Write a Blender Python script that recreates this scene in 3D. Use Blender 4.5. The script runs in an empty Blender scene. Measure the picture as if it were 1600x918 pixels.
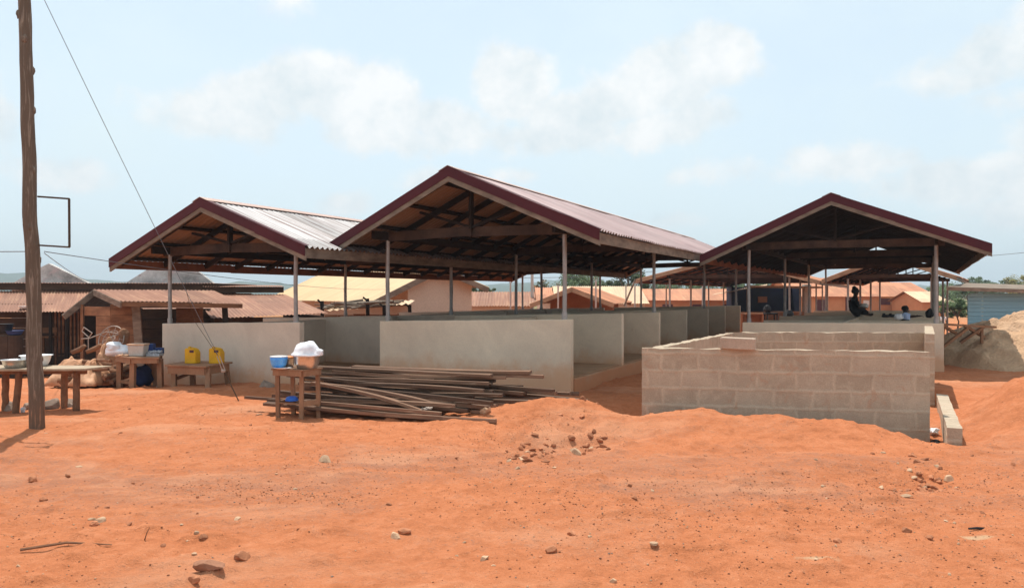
import bpy, math, random
import numpy as np
from mathutils import Vector, Matrix, noise as mnoise

R = math.radians
rnd = random.Random(7)
scene = bpy.context.scene
COL = scene.collection
F, EYE, CX, CY = 1200.0, 1.65, 800.0, 459.0     # photograph's focal length in pixels, eye height, centre

# ------------------------------------------------------------------ camera, sky, sun, exposure
cam_d = bpy.data.cameras.new('camera')
cam = bpy.data.objects.new('camera', cam_d); COL.objects.link(cam)
cam.location = (0, 0, EYE); cam.rotation_euler = (R(90), 0, 0)
cam_d.sensor_width = 36; cam_d.lens = 27.0; cam_d.clip_start = .1; cam_d.clip_end = 9000
scene.camera = cam

SUN = Vector((-.13, .37, 1.0)).normalized()
sun_el = math.asin(SUN.z); sun_az = math.atan2(SUN.x, SUN.y)
sun_d = bpy.data.lights.new('sun', 'SUN'); sun_d.energy = 3.75; sun_d.angle = R(.55); sun_d.color = (1.0, .955, .88)
sun = bpy.data.objects.new('sun', sun_d); COL.objects.link(sun)
sun.rotation_euler = SUN.to_track_quat('Z', 'Y').to_euler()
sun.location = (0, 0, 60)

scene.view_settings.view_transform = 'Standard'
scene.view_settings.look = 'None'
scene.view_settings.exposure = 0.45
scene.view_settings.gamma = 1
scene.view_settings.use_curve_mapping = False
scene.cycles.volume_bounces = 0
scene.cycles.max_bounces = 8
scene.cycles.volume_step_rate = 5

def build_world():
    w = bpy.data.worlds.new('World'); scene.world = w; w.use_nodes = True
    nt = w.node_tree; N = nt.nodes; L = nt.links; N.clear()
    def n(t, **k):
        x = N.new(t)
        for a, b in k.items(): setattr(x, a, b)
        return x
    def math_(op, a, b=None, c=None, clamp=False):
        m = n('ShaderNodeMath', operation=op, use_clamp=clamp)
        for i, v in enumerate((a, b, c)):
            if v is None: continue
            if isinstance(v, (int, float)): m.inputs[i].default_value = v
            else: L.new(v, m.inputs[i])
        return m.outputs[0]
    out = n('ShaderNodeOutputWorld')
    sky = n('ShaderNodeTexSky', sky_type='NISHITA', sun_disc=False, sun_elevation=sun_el, sun_rotation=sun_az,
            altitude=100, air_density=1.0, dust_density=1.6, ozone_density=1.0)
    bg = n('ShaderNodeBackground'); bg.inputs[1].default_value = .14
    L.new(sky.outputs[0], bg.inputs[0])
    tc = n('ShaderNodeTexCoord')
    sep = n('ShaderNodeSeparateXYZ'); L.new(tc.outputs['Generated'], sep.inputs[0])
    az = math_('ARCTAN2', sep.outputs[0], sep.outputs[1]); el = math_('ARCSINE', sep.outputs[2])
    def nz(scale, detail, rough, off=0, sx=1, sz=1):
        cmb = n('ShaderNodeCombineXYZ')
        L.new(math_('MULTIPLY', az, sx), cmb.inputs[0]); L.new(math_('MULTIPLY', el, sz), cmb.inputs[1]); cmb.inputs[2].default_value = off
        t = n('ShaderNodeTexNoise'); t.inputs['Scale'].default_value = scale; t.inputs['Detail'].default_value = detail
        t.inputs['Roughness'].default_value = rough
        L.new(cmb.outputs[0], t.inputs['Vector']); return t.outputs[0]
    n1 = math_('ADD', math_('MULTIPLY', nz(8, 9, .6, 3.1), .7), math_('MULTIPLY', nz(24, 7, .6, 1.7), .3)); n2 = nz(3.2, 5, .55, 8.7, 1, 1.8)
    # cumulus heaps: azimuth, elevation, size across, size up, weight
    blobs = [(300,180,110,45,.75),(400,165,120,60,.95),(490,135,85,55,1.25),(590,165,90,60,1.15),(690,190,120,50,1.0),(640,215,200,40,.85),(800,140,80,62,1.3),(880,185,110,55,1.05),(840,215,200,40,.9),(1000,205,160,35,.85),
             (960,160,90,50,1.0),(1050,125,95,65,1.15),(1125,85,70,60,1.3),(1090,175,100,50,.9),(1180,265,150,40,.65),(1330,255,120,40,1.0),(1480,285,140,40,.95),(1560,275,100,40,1.0),
             (1590,330,110,40,.7),(1520,105,110,50,.85),(1600,60,90,60,1.0),(1580,155,90,30,.8),(100,275,90,40,.85),(20,265,60,30,.6),(470,10,110,40,.6),(60,20,120,45,.55),
             (665,285,60,32,.8),(545,320,60,25,.7),(250,150,80,40,.45),(800,275,90,22,.6),(1060,345,90,25,.55),(1750,200,150,80,.9),(-180,180,170,90,.9)]
    tot = None
    for px, py, rx, ry, wt in blobs:
        dx, dz = (px-CX)/F, (CY-py)/F
        a0 = math.atan2(dx, 1); e0 = math.asin(dz/math.sqrt(1+dx*dx+dz*dz))
        u = math_('DIVIDE', math_('SUBTRACT', az, a0), rx/F); v = math_('DIVIDE', math_('SUBTRACT', el, e0), ry/F)
        r2 = math_('ADD', math_('MULTIPLY', u, u), math_('MULTIPLY', v, v))
        g = math_('MULTIPLY', math_('POWER', 2.718, math_('MULTIPLY', r2, -.9)), wt)
        tot = g if tot is None else math_('MAXIMUM', tot, g)
    d = math_('ADD', tot, math_('MULTIPLY', math_('SUBTRACT', n1, .5), 2.1))
    mr = n('ShaderNodeMapRange', interpolation_type='SMOOTHSTEP'); L.new(d, mr.inputs[0])
    mr.inputs[1].default_value = .40; mr.inputs[2].default_value = .80; mr.inputs[3].default_value = 0; mr.inputs[4].default_value = 1
    veil = n('ShaderNodeMapRange', interpolation_type='SMOOTHSTEP'); L.new(n2, veil.inputs[0])
    veil.inputs[1].default_value = .35; veil.inputs[2].default_value = .75; veil.inputs[3].default_value = .0; veil.inputs[4].default_value = .22
    # thin white air over the whole sky, thicker low down
    low = n('ShaderNodeMapRange'); L.new(el, low.inputs[0])
    low.inputs[1].default_value = 0; low.inputs[2].default_value = .5; low.inputs[3].default_value = .78; low.inputs[4].default_value = .62
    bgh = n('ShaderNodeBackground'); bgh.inputs[0].default_value = (.75, .87, .91, 1); bgh.inputs[1].default_value = .84
    m0 = n('ShaderNodeMixShader'); L.new(math_('ADD', low.outputs[0], veil.outputs[0], clamp=True), m0.inputs[0]); L.new(bg.outputs[0], m0.inputs[1]); L.new(bgh.outputs[0], m0.inputs[2])
    bgc = n('ShaderNodeBackground'); bgc.inputs[1].default_value = .79
    ramp = n('ShaderNodeValToRGB'); L.new(nz(13, 6, .6, 5.5), ramp.inputs[0])
    ramp.color_ramp.elements[0].position = .3; ramp.color_ramp.elements[0].color = (.70, .79, .83, 1)
    ramp.color_ramp.elements[1].position = .62; ramp.color_ramp.elements[1].color = (1.0, 1.0, .99, 1)
    L.new(ramp.outputs[0], bgc.inputs[0])
    m1 = n('ShaderNodeMixShader'); L.new(math_('MULTIPLY', mr.outputs[0], .92), m1.inputs[0]); L.new(m0.outputs[0], m1.inputs[1]); L.new(bgc.outputs[0], m1.inputs[2])
    L.new(m1.outputs[0], out.inputs[0])
build_world()

# ------------------------------------------------------------------ materials
def srgb(r, g, b):
    f = lambda c: (c/255/12.92) if c/255 <= .04045 else ((c/255+.055)/1.055)**2.4
    return (f(r), f(g), f(b))
class NT:
    def __init__(s, name):
        s.m = bpy.data.materials.new(name); s.m.use_nodes = True
        s.t = s.m.node_tree; s.N = s.t.nodes; s.L = s.t.links
        s.p = s.N['Principled BSDF']; s.out = s.N['Material Output']
        s.tc = s.N.new('ShaderNodeTexCoord')
    def n(s, t, **k):
        x = s.N.new(t)
        for a, b in k.items(): setattr(x, a, b)
        return x
    def put(s, sock, v):
        if isinstance(v, (int, float)): sock.default_value = v
        elif isinstance(v, tuple): sock.default_value = (*v, 1) if len(v) == 3 and sock.type == 'RGBA' else v
        else: s.L.new(v, sock)
    def math(s, op, a, b=None, c=None, clamp=False):
        m = s.n('ShaderNodeMath', operation=op, use_clamp=clamp)
        for i, v in enumerate((a, b, c)):
            if v is not None: s.put(m.inputs[i], v)
        return m.outputs[0]
    def coord(s, kind='Object', scale=(1, 1, 1)):
        mp = s.n('ShaderNodeMapping'); s.L.new(s.tc.outputs[kind], mp.inputs[0]); mp.inputs['Scale'].default_value = scale
        return mp.outputs[0]
    def noise(s, vec, scale, detail=5, rough=.55, dist=0):
        t = s.n('ShaderNodeTexNoise'); t.inputs['Scale'].default_value = scale; t.inputs['Detail'].default_value = detail
        t.inputs['Roughness'].default_value = rough; t.inputs['Distortion'].default_value = dist
        s.L.new(vec, t.inputs['Vector']); return t.outputs[0]
    def ramp(s, f, stops):
        r = s.n('ShaderNodeValToRGB'); e = r.color_ramp.elements
        while len(e) < len(stops): e.new(.5)
        for el, (p, c) in zip(e, stops): el.position = p; el.color = (*c, 1) if len(c) == 3 else c
        s.L.new(f, r.inputs[0]); return r.outputs[0]
    def mr(s, f, a, b, c=0., d=1., smooth=True):
        m = s.n('ShaderNodeMapRange'); m.interpolation_type = 'SMOOTHSTEP' if smooth else 'LINEAR'
        s.L.new(f, m.inputs[0])
        for i, v in enumerate((a, b, c, d)): m.inputs[i+1].default_value = v
        return m.outputs[0]
    def mix(s, f, a, b, mode='MIX'):
        m = s.n('ShaderNodeMix', data_type='RGBA', blend_type=mode)
        s.put(m.inputs[0], f); s.put(m.inputs[6], a); s.put(m.inputs[7], b); return m.outputs[2]
    def bump(s, h, strength=.3, dist=.01):
        b = s.n('ShaderNodeBump'); b.inputs['Strength'].default_value = strength; b.inputs['Distance'].default_value = dist
        s.L.new(h, b.inputs['Height']); s.L.new(b.outputs[0], s.p.inputs['Normal'])
    def fin(s, col, rough=.8, metal=0., spec=None):
        s.put(s.p.inputs['Base Color'], col); s.put(s.p.inputs['Roughness'], rough); s.put(s.p.inputs['Metallic'], metal)
        if spec is not None: s.p.inputs['Specular IOR Level'].default_value = spec
        return s.m

def M(name, c1, c2=None, scale=4, rough=.85, metal=0., bump=.25, bscale=60, bdist=.006, stretch=(1, 1, 1), vary=.0, c3=None, c3a=.6, spec=.3):
    s = NT(name); v = s.coord('Object', stretch)
    c2 = c2 or tuple(x*.7 for x in c1)
    a = s.noise(v, scale, 6, .6)
    col = s.ramp(a, [(.3, c2), (.68, c1)])
    if c3:
        b = s.noise(v, scale*2.3, 5, .65, .3)
        col = s.mix(s.mr(b, c3a, c3a+.12), col, c3)
    fine = s.noise(v, bscale, 4, .6)
    col = s.mix(.35, col, s.ramp(fine, [(.25, (.55, .55, .55)), (.75, (1.3, 1.3, 1.3))]), 'MULTIPLY')
    if vary:
        oi = s.n('ShaderNodeObjectInfo')
        hs = s.n('ShaderNodeHueSaturation'); s.L.new(col, hs.inputs['Color'])
        s.L.new(s.math('MULTIPLY_ADD', oi.outputs['Random'], vary*2, 1-vary), hs.inputs['Value'])
        col = hs.outputs[0]
    if bump: s.bump(fine, bump, bdist)
    return s.fin(col, rough, metal, spec)

def roofmat(name, c1, c2, under, rust=None, rusta=.55, rough=.45, metal=0., patch=.25, spec=.5, st=.6, sy=.5):
    """painted or bare corrugated sheet; UV is metres along and down the slope"""
    s = NT(name); uv = s.tc.outputs['UV']
    mp = s.n('ShaderNodeMapping'); s.L.new(uv, mp.inputs[0]); mp.inputs['Scale'].default_value = (1/.8, 1/2.1, 1)
    fl = s.n('ShaderNodeVectorMath', operation='FLOOR'); s.L.new(mp.outputs[0], fl.inputs[0])
    wn = s.n('ShaderNodeTexWhiteNoise', noise_dimensions='2D'); s.L.new(fl.outputs[0], wn.inputs[0])
    sm_ = s.n('ShaderNodeMapping'); s.L.new(uv, sm_.inputs[0]); sm_.inputs['Scale'].default_value = (9, sy, 1)
    streak = s.noise(sm_.outputs[0], 1.0, 5, .6)
    big = s.noise(uv, .55, 5, .6, .4)
    col = s.mix(s.mr(s.math('ADD', s.math('MULTIPLY', streak, st), s.math('MULTIPLY', big, 1-st)), .41, .59), c2, c1)
    rg = rough
    if rust:
        f = s.mr(s.math('ADD', s.math('MULTIPLY', big, 1-st), s.math('MULTIPLY', streak, st)), rusta-.08, rusta+.08)
        col = s.mix(f, col, rust); rg = s.math('MULTIPLY_ADD', f, .3, rough)
    pv = s.math('MULTIPLY_ADD', wn.outputs[0], patch*2, 1-patch)
    hs = s.n('ShaderNodeHueSaturation'); s.L.new(col, hs.inputs['Color']); s.L.new(pv, hs.inputs['Value'])
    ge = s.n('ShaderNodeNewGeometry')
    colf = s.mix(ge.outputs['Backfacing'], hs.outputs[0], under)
    met = s.math('MULTIPLY', s.math('SUBTRACT', 1., ge.outputs['Backfacing']), metal)
    return s.fin(colf, rg, met, spec)

def wallmat(name, c1, c2, stain, zdirt, dirt, streak=None):
    s = NT(name); v = s.coord('Object')
    a = s.noise(v, 1.1, 6, .62, .5)
    col = s.ramp(a, [(.3, c2), (.7, c1)])
    b = s.noise(s.coord('Object', (7, 7, 1.6)), 1.0, 6, .7, .4)
    col = s.mix(s.mr(b, .64, .76, 0, .55), col, stain)
    fine = s.noise(v, 55, 4, .6)
    col = s.mix(.2, col, s.ramp(fine, [(.3, (.6, .6, .6)), (.7, (1.25, 1.25, 1.25))]), 'MULTIPLY')
    ge = s.n('ShaderNodeNewGeometry'); sp = s.n('ShaderNodeSeparateXYZ'); s.L.new(ge.outputs['Position'], sp.inputs[0])
    z = s.math('ADD', sp.outputs[2], s.math('MULTIPLY', s.math('SUBTRACT', s.noise(v, 2.4, 7, .7), .5), -.75))
    col = s.mix(s.mr(z, zdirt, zdirt+.40, .75, 0), col, dirt)
    hb = s.noise(v, 14, 6, .65)
    if streak:
        cr = s.noise(s.coord('Object', (1, 1, .07)), 34, 6, .7, .8)
        col = s.mix(s.mr(cr, .50, .62, .85, 0), col, streak); hb = cr
    s.bump(hb, .25 if not streak else .9, .012 if not streak else .02)
    return s.fin(col, .9, 0, .2)

MAT = {}
EARTH = (.60, .200, .075)
MAT['plasterA'] = wallmat('plaster_warm', (.74, .61, .48), (.57, .46, .36), (.52, .29, .16), .0, (.58, .30, .15))
MAT['plasterB'] = wallmat('plaster_grey', (.80, .665, .495), (.62, .505, .38), (.52, .29, .16), .22, (.60, .33, .18))
MAT['plinth'] = wallmat('plinth_render', (.48, .34, .23), (.34, .20, .12), (.42, .19, .10), .12, (.50, .22, .10))
MAT['floor'] = M('stall_floor', (.46, .27, .15), (.36, .20, .11), 2, .95)
MAT['maroon'] = M('maroon_trim', (.085, .011, .016), (.062, .009, .013), 1.5, .6, bump=.05, spec=.25)
MAT['greywood'] = M('weathered_board', (.28, .215, .16), (.13, .095, .07), 3, .9, stretch=(1, 1, 3), bscale=40)
MAT['tanwood'] = M('dusty_board', (.42, .27, .17), (.26, .16, .10), 3, .9, bscale=40)
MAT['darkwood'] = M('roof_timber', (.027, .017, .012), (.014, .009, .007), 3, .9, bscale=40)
MAT['beamwood'] = M('tie_timber', (.095, .056, .037), (.035, .022, .016), 2.5, .9, bscale=35)
MAT['orangelit_board'] = M('orangelit_timber', (.27, .105, .05), (.16, .06, .03), 3, .9, bscale=40)  # brown eave timber with the orange light on it put into the colour
MAT['steel'] = M('pipe_steel', (.40, .38, .36), (.27, .25, .23), 6, .45, .3, bump=.1, c3=(.24, .15, .1), c3a=.62)
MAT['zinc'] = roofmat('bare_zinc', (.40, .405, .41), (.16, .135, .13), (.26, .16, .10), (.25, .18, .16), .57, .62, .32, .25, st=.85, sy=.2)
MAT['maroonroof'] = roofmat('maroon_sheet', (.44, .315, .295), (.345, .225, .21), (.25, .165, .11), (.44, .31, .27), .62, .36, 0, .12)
MAT['maroonroof_shaded'] = roofmat('maroon_sheet_shaded_under', (.44, .315, .295), (.345, .225, .21), (.06, .04, .03), (.44, .31, .27), .62, .36, 0, .12)  # same maroon sheet, underside darkened to paint in the deep roof shade
MAT['ridge'] = M('ridge_metal', (.50, .34, .27), (.40, .26, .21), 3, .5, .1, bump=.05)
MAT['rustroof'] = roofmat('rusty_sheet', (.315, .145, .082), (.235, .10, .055), (.10, .06, .04), (.46, .29, .18), .60, .75, 0, .14)
MAT['orangeroof'] = roofmat('orange_sheet', (.50, .215, .105), (.41, .16, .078), (.26, .13, .075), (.56, .36, .22), .62, .75, 0, .2)
MAT['tanroof'] = roofmat('tan_sheet', (.62, .40, .19), (.54, .34, .155), (.2, .12, .08), (.50, .32, .17), .68, .6, 0, .05)
MAT['paleroof'] = roofmat('pale_sheet', (.66, .46, .29), (.56, .37, .22), (.22, .13, .08), (.46, .22, .12), .60, .7, 0, .12)
MAT['plank'] = M('old_plank', (.27, .15, .092), (.055, .030, .020), 2.0, .9, bump=.4, bscale=22, stretch=(.3, 5, 5), vary=.5, c3=(.42, .30, .2), c3a=.62)
MAT['plankwall'] = M('hut_boards', (.30, .15, .075), (.15, .07, .038), 2.5, .9, bump=.3, bscale=30, stretch=(1, 1, 3), vary=.15)
MAT['darkboards'] = M('sooty_boards', (.085, .05, .032), (.045, .027, .018), 3, .95, stretch=(1, 1, 2))
MAT['tablewood'] = M('table_wood', (.38, .20, .11), (.23, .115, .06), 4, .8, bscale=50, stretch=(1, 1, .4), vary=.12)
MAT['tabletopgrey'] = M('table_top_grey', (.46, .36, .25), (.32, .23, .15), 5, .85, stretch=(1, 6, 1))
MAT['bark'] = M('pole_bark', (.38, .30, .225), (.24, .175, .125), 6, .9, bump=.5, bscale=26, stretch=(1, 1, .25), c3=(.44, .36, .28), c3a=.6)
MAT['log'] = M('firewood_bark', (.30, .15, .08), (.16, .08, .045), 6, .95, bump=.5, bscale=30, vary=.2)
MAT['alu'] = M('aluminium', (.75, .73, .70), (.65, .62, .59), 5, .30, .9, bump=.04)
MAT['white'] = M('white_plastic', (.80, .80, .79), (.74, .74, .74), 4, .45, bump=.05, bscale=20)
MAT['cloth_white'] = M('white_cloth', (.84, .84, .86), (.78, .78, .80), 4, .9, bump=.3, bscale=14, bdist=.02)
MAT['blue'] = M('blue_plastic', (.04, .16, .62), (.03, .11, .48), 6, .4, bump=.05)
MAT['bluepattern'] = M('patterned_blue', (.16, .50, .92), (.06, .27, .80), 9, .5, bump=.05, c3=(.62, .74, .90), c3a=.60)
MAT['orangeplastic'] = M('orange_plastic', (.70, .24, .06), (.6, .2, .05), 5, .5, bump=.05)
MAT['yellow'] = M('yellow_plastic', (.74, .40, .010), (.64, .32, .01), 5, .45, bump=.06, c3=(.66, .30, .06), c3a=.64)
MAT['clear'] = M('cloudy_plastic', (.62, .56, .50), (.52, .46, .40), 5, .4, bump=.03)
MAT['tanlid'] = M('tan_lid', (.66, .40, .24), (.6, .34, .2), 5, .5, bump=.03)
MAT['tarp'] = M('brown_sheet', (.62, .34, .19), (.44, .21, .105), 3, .7, bump=.4, bscale=9, bdist=.03)
MAT['navy'] = M('navy_cloth', (.025, .04, .12), (.015, .02, .06), 8, .8)
MAT['bluecard'] = M('blue_box', (.03, .06, .2), (.02, .04, .14), 8, .6, bump=.03)
MAT['silverjunk'] = M('shiny_packets', (.55, .55, .56), (.3, .32, .36), 30, .4, .4)
MAT['wire'] = M('cable', (.16, .17, .19), (.12, .13, .14), 5, .6, bump=0)
MAT['ironrust'] = M('rusty_iron', (.085, .058, .035), (.06, .035, .02), 10, .7, .2, bump=.1)
MAT['galv'] = M('thin_steel_rod', (.42, .36, .31), (.34, .27, .22), 10, .55, .3, bump=0)
MAT['stone'] = M('red_stone', (.50, .205, .10), (.30, .115, .055), 14, .95, bump=.5, bscale=60, vary=.3)
MAT['slab'] = M('buried_slab', (.36, .165, .095), (.25, .11, .06), 12, .95, bump=.5, bscale=60)
MAT['palestone'] = M('pale_stone', (.60, .40, .25), (.45, .27, .16), 14, .95, bump=.5, bscale=60, vary=.2)
MAT['greystone'] = M('grey_stone', (.36, .27, .21), (.24, .17, .125), 10, .95, bump=.5, bscale=50, vary=.2)
MAT['creamwall'] = M('cream_wall', (.62, .51, .40), (.56, .45, .35), 1.2, .95, bscale=20)
MAT['orangewall'] = M('orange_wall', (.60, .29, .15), (.52, .24, .12), 1.2, .95, bscale=20)
MAT['brownwall'] = M('mud_wall', (.35, .17, .09), (.27, .125, .065), 1.5, .95, bscale=20)
MAT['gable'] = M('mouldy_render', (.72, .69, .65), (.22, .21, .195), 1.1, .95, bump=.2, bscale=14, c3=(.50, .41, .39), c3a=.54)
MAT['shutter'] = M('maroon_shutter', (.10, .035, .04), (.08, .03, .035), 4, .6, bump=.05)
MAT['bluewall'] = M('blue_boards', (.24, .47, .58), (.17, .37, .47), 2, .7, bump=.1, stretch=(.3, .3, 9))
MAT['navywall'] = M('navy_kiosk', (.012, .018, .05), (.009, .012, .028), 3, .7, bump=.05)
MAT['concretepost'] = M('concrete_post', (.50, .46, .42), (.40, .36, .32), 4, .9, bscale=30)
MAT['sand'] = M('building_sand', (.68, .435, .26), (.48, .285, .165), 1.3, 1., bump=.9, bscale=18, bdist=.06)
MAT['sandtan'] = M('tan_sand', (.65, .42, .26), (.44, .26, .155), 1.0, 1., bump=1., bscale=14, bdist=.08)
MAT['leaf'] = M('tree_leaves', (.085, .125, .035), (.045, .075, .022), .6, .7, bump=0, bscale=3, vary=.25)
MAT['leafy'] = M('yellowing_leaves', (.24, .20, .05), (.13, .13, .035), .8, .7, bump=0, bscale=3)
MAT['leaforange'] = M('flowering_leaves', (.10, .10, .035), (.06, .07, .025), .8, .7, bump=0, bscale=3, c3=(.45, .16, .05), c3a=.52)
MAT['trunk'] = M('tree_bark', (.17, .12, .085), (.10, .07, .05), 3, .95)
MAT['hillwood'] = M('forest_hill', (.06, .085, .035), (.035, .055, .025), .02, 1., bump=0, bscale=.2)
MAT['skin'] = M('dark_skin', (.055, .030, .020), (.045, .025, .017), 5, .5, bump=0)
MAT['hair'] = M('black_hair', (.012, .011, .010), (.009, .008, .008), 20, .8, bump=.3)
MAT['dress'] = M('dark_dress', (.020, .018, .019), (.012, .011, .012), 6, .9, bump=.3, bscale=16)
MAT['paletop'] = M('pale_blue_cloth', (.48, .58, .72), (.30, .40, .66), 12, .9, bump=.2)
MAT['black'] = M('black_nylon', (.016, .016, .018), (.01, .01, .012), 10, .6, bump=.1)
MAT['paper'] = M('paper', (.72, .67, .6), (.66, .6, .53), 4, .9, bump=0)

def blockmat():
    s = NT('sandcrete_blocks'); uv = s.tc.outputs['UV']
    w = s.n('ShaderNodeTexNoise'); w.inputs['Scale'].default_value = 3.0; w.inputs['Detail'].default_value = 4; s.L.new(uv, w.inputs['Vector'])
    va = s.n('ShaderNodeVectorMath', operation='MULTIPLY_ADD'); s.L.new(w.outputs['Color'], va.inputs[0]); va.inputs[1].default_value = (.15, .06, 0); va.inputs[2].default_value = (-.075, -.03, 0)
    ad = s.n('ShaderNodeVectorMath', operation='ADD'); s.L.new(uv, ad.inputs[0]); s.L.new(va.outputs[0], ad.inputs[1])
    def brick(mortar, smooth):
        b = s.n('ShaderNodeTexBrick'); s.L.new(ad.outputs[0], b.inputs['Vector'])
        b.inputs['Scale'].default_value = 1; b.inputs['Brick Width'].default_value = .475; b.inputs['Row Height'].default_value = .232
        b.inputs['Mortar Size'].default_value = mortar; b.inputs['Mortar Smooth'].default_value = smooth; b.offset = .43
        b.inputs['Color1'].default_value = (.42, .335, .245, 1); b.inputs['Color2'].default_value = (.49, .395, .295, 1); b.inputs['Mortar'].default_value = (.545, .44, .325, 1)
        return b
    b = brick(.034, .95)
    n1 = s.noise(uv, 3.5, 6, .65, .6); n2 = s.noise(uv, 60, 4, .6); n3 = s.noise(uv, 9, 5, .7, .5)
    col = s.mix(s.mr(n3, .47, .64, 0, .8), b.outputs[0], (.50, .405, .30))
    col = s.mix(.5, col, s.ramp(n1, [(.3, (.74, .70, .68)), (.7, (1.12, 1.12, 1.1))]), 'MULTIPLY')
    col = s.mix(s.mr(s.noise(uv, 4.1, 5, .7, 1.0), .56, .70, 0, .5), col, (.46, .265, .165))
    col = s.mix(.4, col, s.ramp(n2, [(.25, (.55, .55, .55)), (.75, (1.3, 1.3, 1.3))]), 'MULTIPLY')
    h = s.math('ADD', s.math('MULTIPLY', b.outputs['Fac'], .5), s.math('ADD', s.math('MULTIPLY', n2, .35), s.math('MULTIPLY', n3, .6)))
    s.bump(h, .6, .015)
    return s.fin(col, .95, 0, .15)
MAT['block'] = blockmat()
MAT['blockplain'] = M('sandcrete_loose', (.50, .385, .29), (.40, .30, .225), 4, .95, bump=.5, bscale=60, c3=(.5, .3, .19), c3a=.62)

def groundmat():
    s = NT('red_earth'); v = s.coord('Object')
    big = s.noise(s.coord('Object', (.4, .9, 1)), 1.0, 7, .68, .6)
    mid = s.noise(v, 3.0, 8, .72, .4); sm = s.noise(v, 13, 6, .72, .3); fine = s.noise(v, 40, 5, .75); grit = s.noise(v, 120, 3, .7)
    mm = s.math('ADD', s.math('MULTIPLY', mid, .55), s.math('MULTIPLY', sm, .45))
    col = s.ramp(mm, [(.33, (.42, .138, .057)), (.5, (.555, .192, .082)), (.66, (.64, .25, .122))])
    sp = s.n('ShaderNodeSeparateXYZ'); s.L.new(s.tc.outputs['Object'], sp.inputs[0])
    # trodden gravelly ground, patchy and speckled
    band = s.math('MULTIPLY', s.mr(sp.outputs[1], 4.9, 6.6), s.mr(sp.outputs[1], 7.2, 9.6, 1, 0))
    gf = s.math('ADD', s.math('MULTIPLY', band, .15), s.math('ADD', big, s.math('ADD', s.math('MULTIPLY', s.math('SUBTRACT', fine, .5), .75), s.math('MULTIPLY', s.math('SUBTRACT', sm, .5), .5))))
    col = s.mix(s.mr(gf, .50, .86, 0, .8), col, (.345, .165, .105))
    dust = s.noise(s.coord('Object', (.5, 1.1, 1)), .8, 6, .65, .5)
    col = s.mix(s.mr(dust, .50, .68, 0, .55), col, (.66, .315, .175))
    col = s.mix(s.mr(grit, .57, .67, 0, .5), col, (.27, .12, .07))
    col = s.mix(s.mr(fine, .57, .70, 0, .45), col, (.29, .10, .048))
    col = s.mix(s.mr(s.noise(v, 75, 2, .5), .68, .73, 0, .7), col, (.66, .36, .21))
    for (x, y, rx, ry) in ((1.87, 4.72, .13, .07), (3.15, 5.2, .12, .05)):
        dx = s.math('DIVIDE', s.math('SUBTRACT', sp.outputs[0], x), rx); dy = s.math('DIVIDE', s.math('SUBTRACT', sp.outputs[1], y), ry)
        r = s.math('ADD', s.math('MULTIPLY', dx, dx), s.math('MULTIPLY', dy, dy))
        r = s.math('ADD', r, s.math('MULTIPLY', s.math('SUBTRACT', s.noise(v, 16, 5, .7), .5), 3.0))
        col = s.mix(s.mr(r, .0, 1.6, .6, 0), col, (.58, .46, .29))
    far = s.mr(sp.outputs[1], 40, 160)
    col = s.mix(far, col, (.20, .16, .07))
    h = s.math('ADD', s.math('MULTIPLY', sm, .9), s.math('ADD', s.math('MULTIPLY', fine, .6), s.math('MULTIPLY', grit, .3)))
    s.bump(h, .9, .035)
    return s.fin(col, 1., 0, .1)
MAT['earth'] = groundmat()

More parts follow.
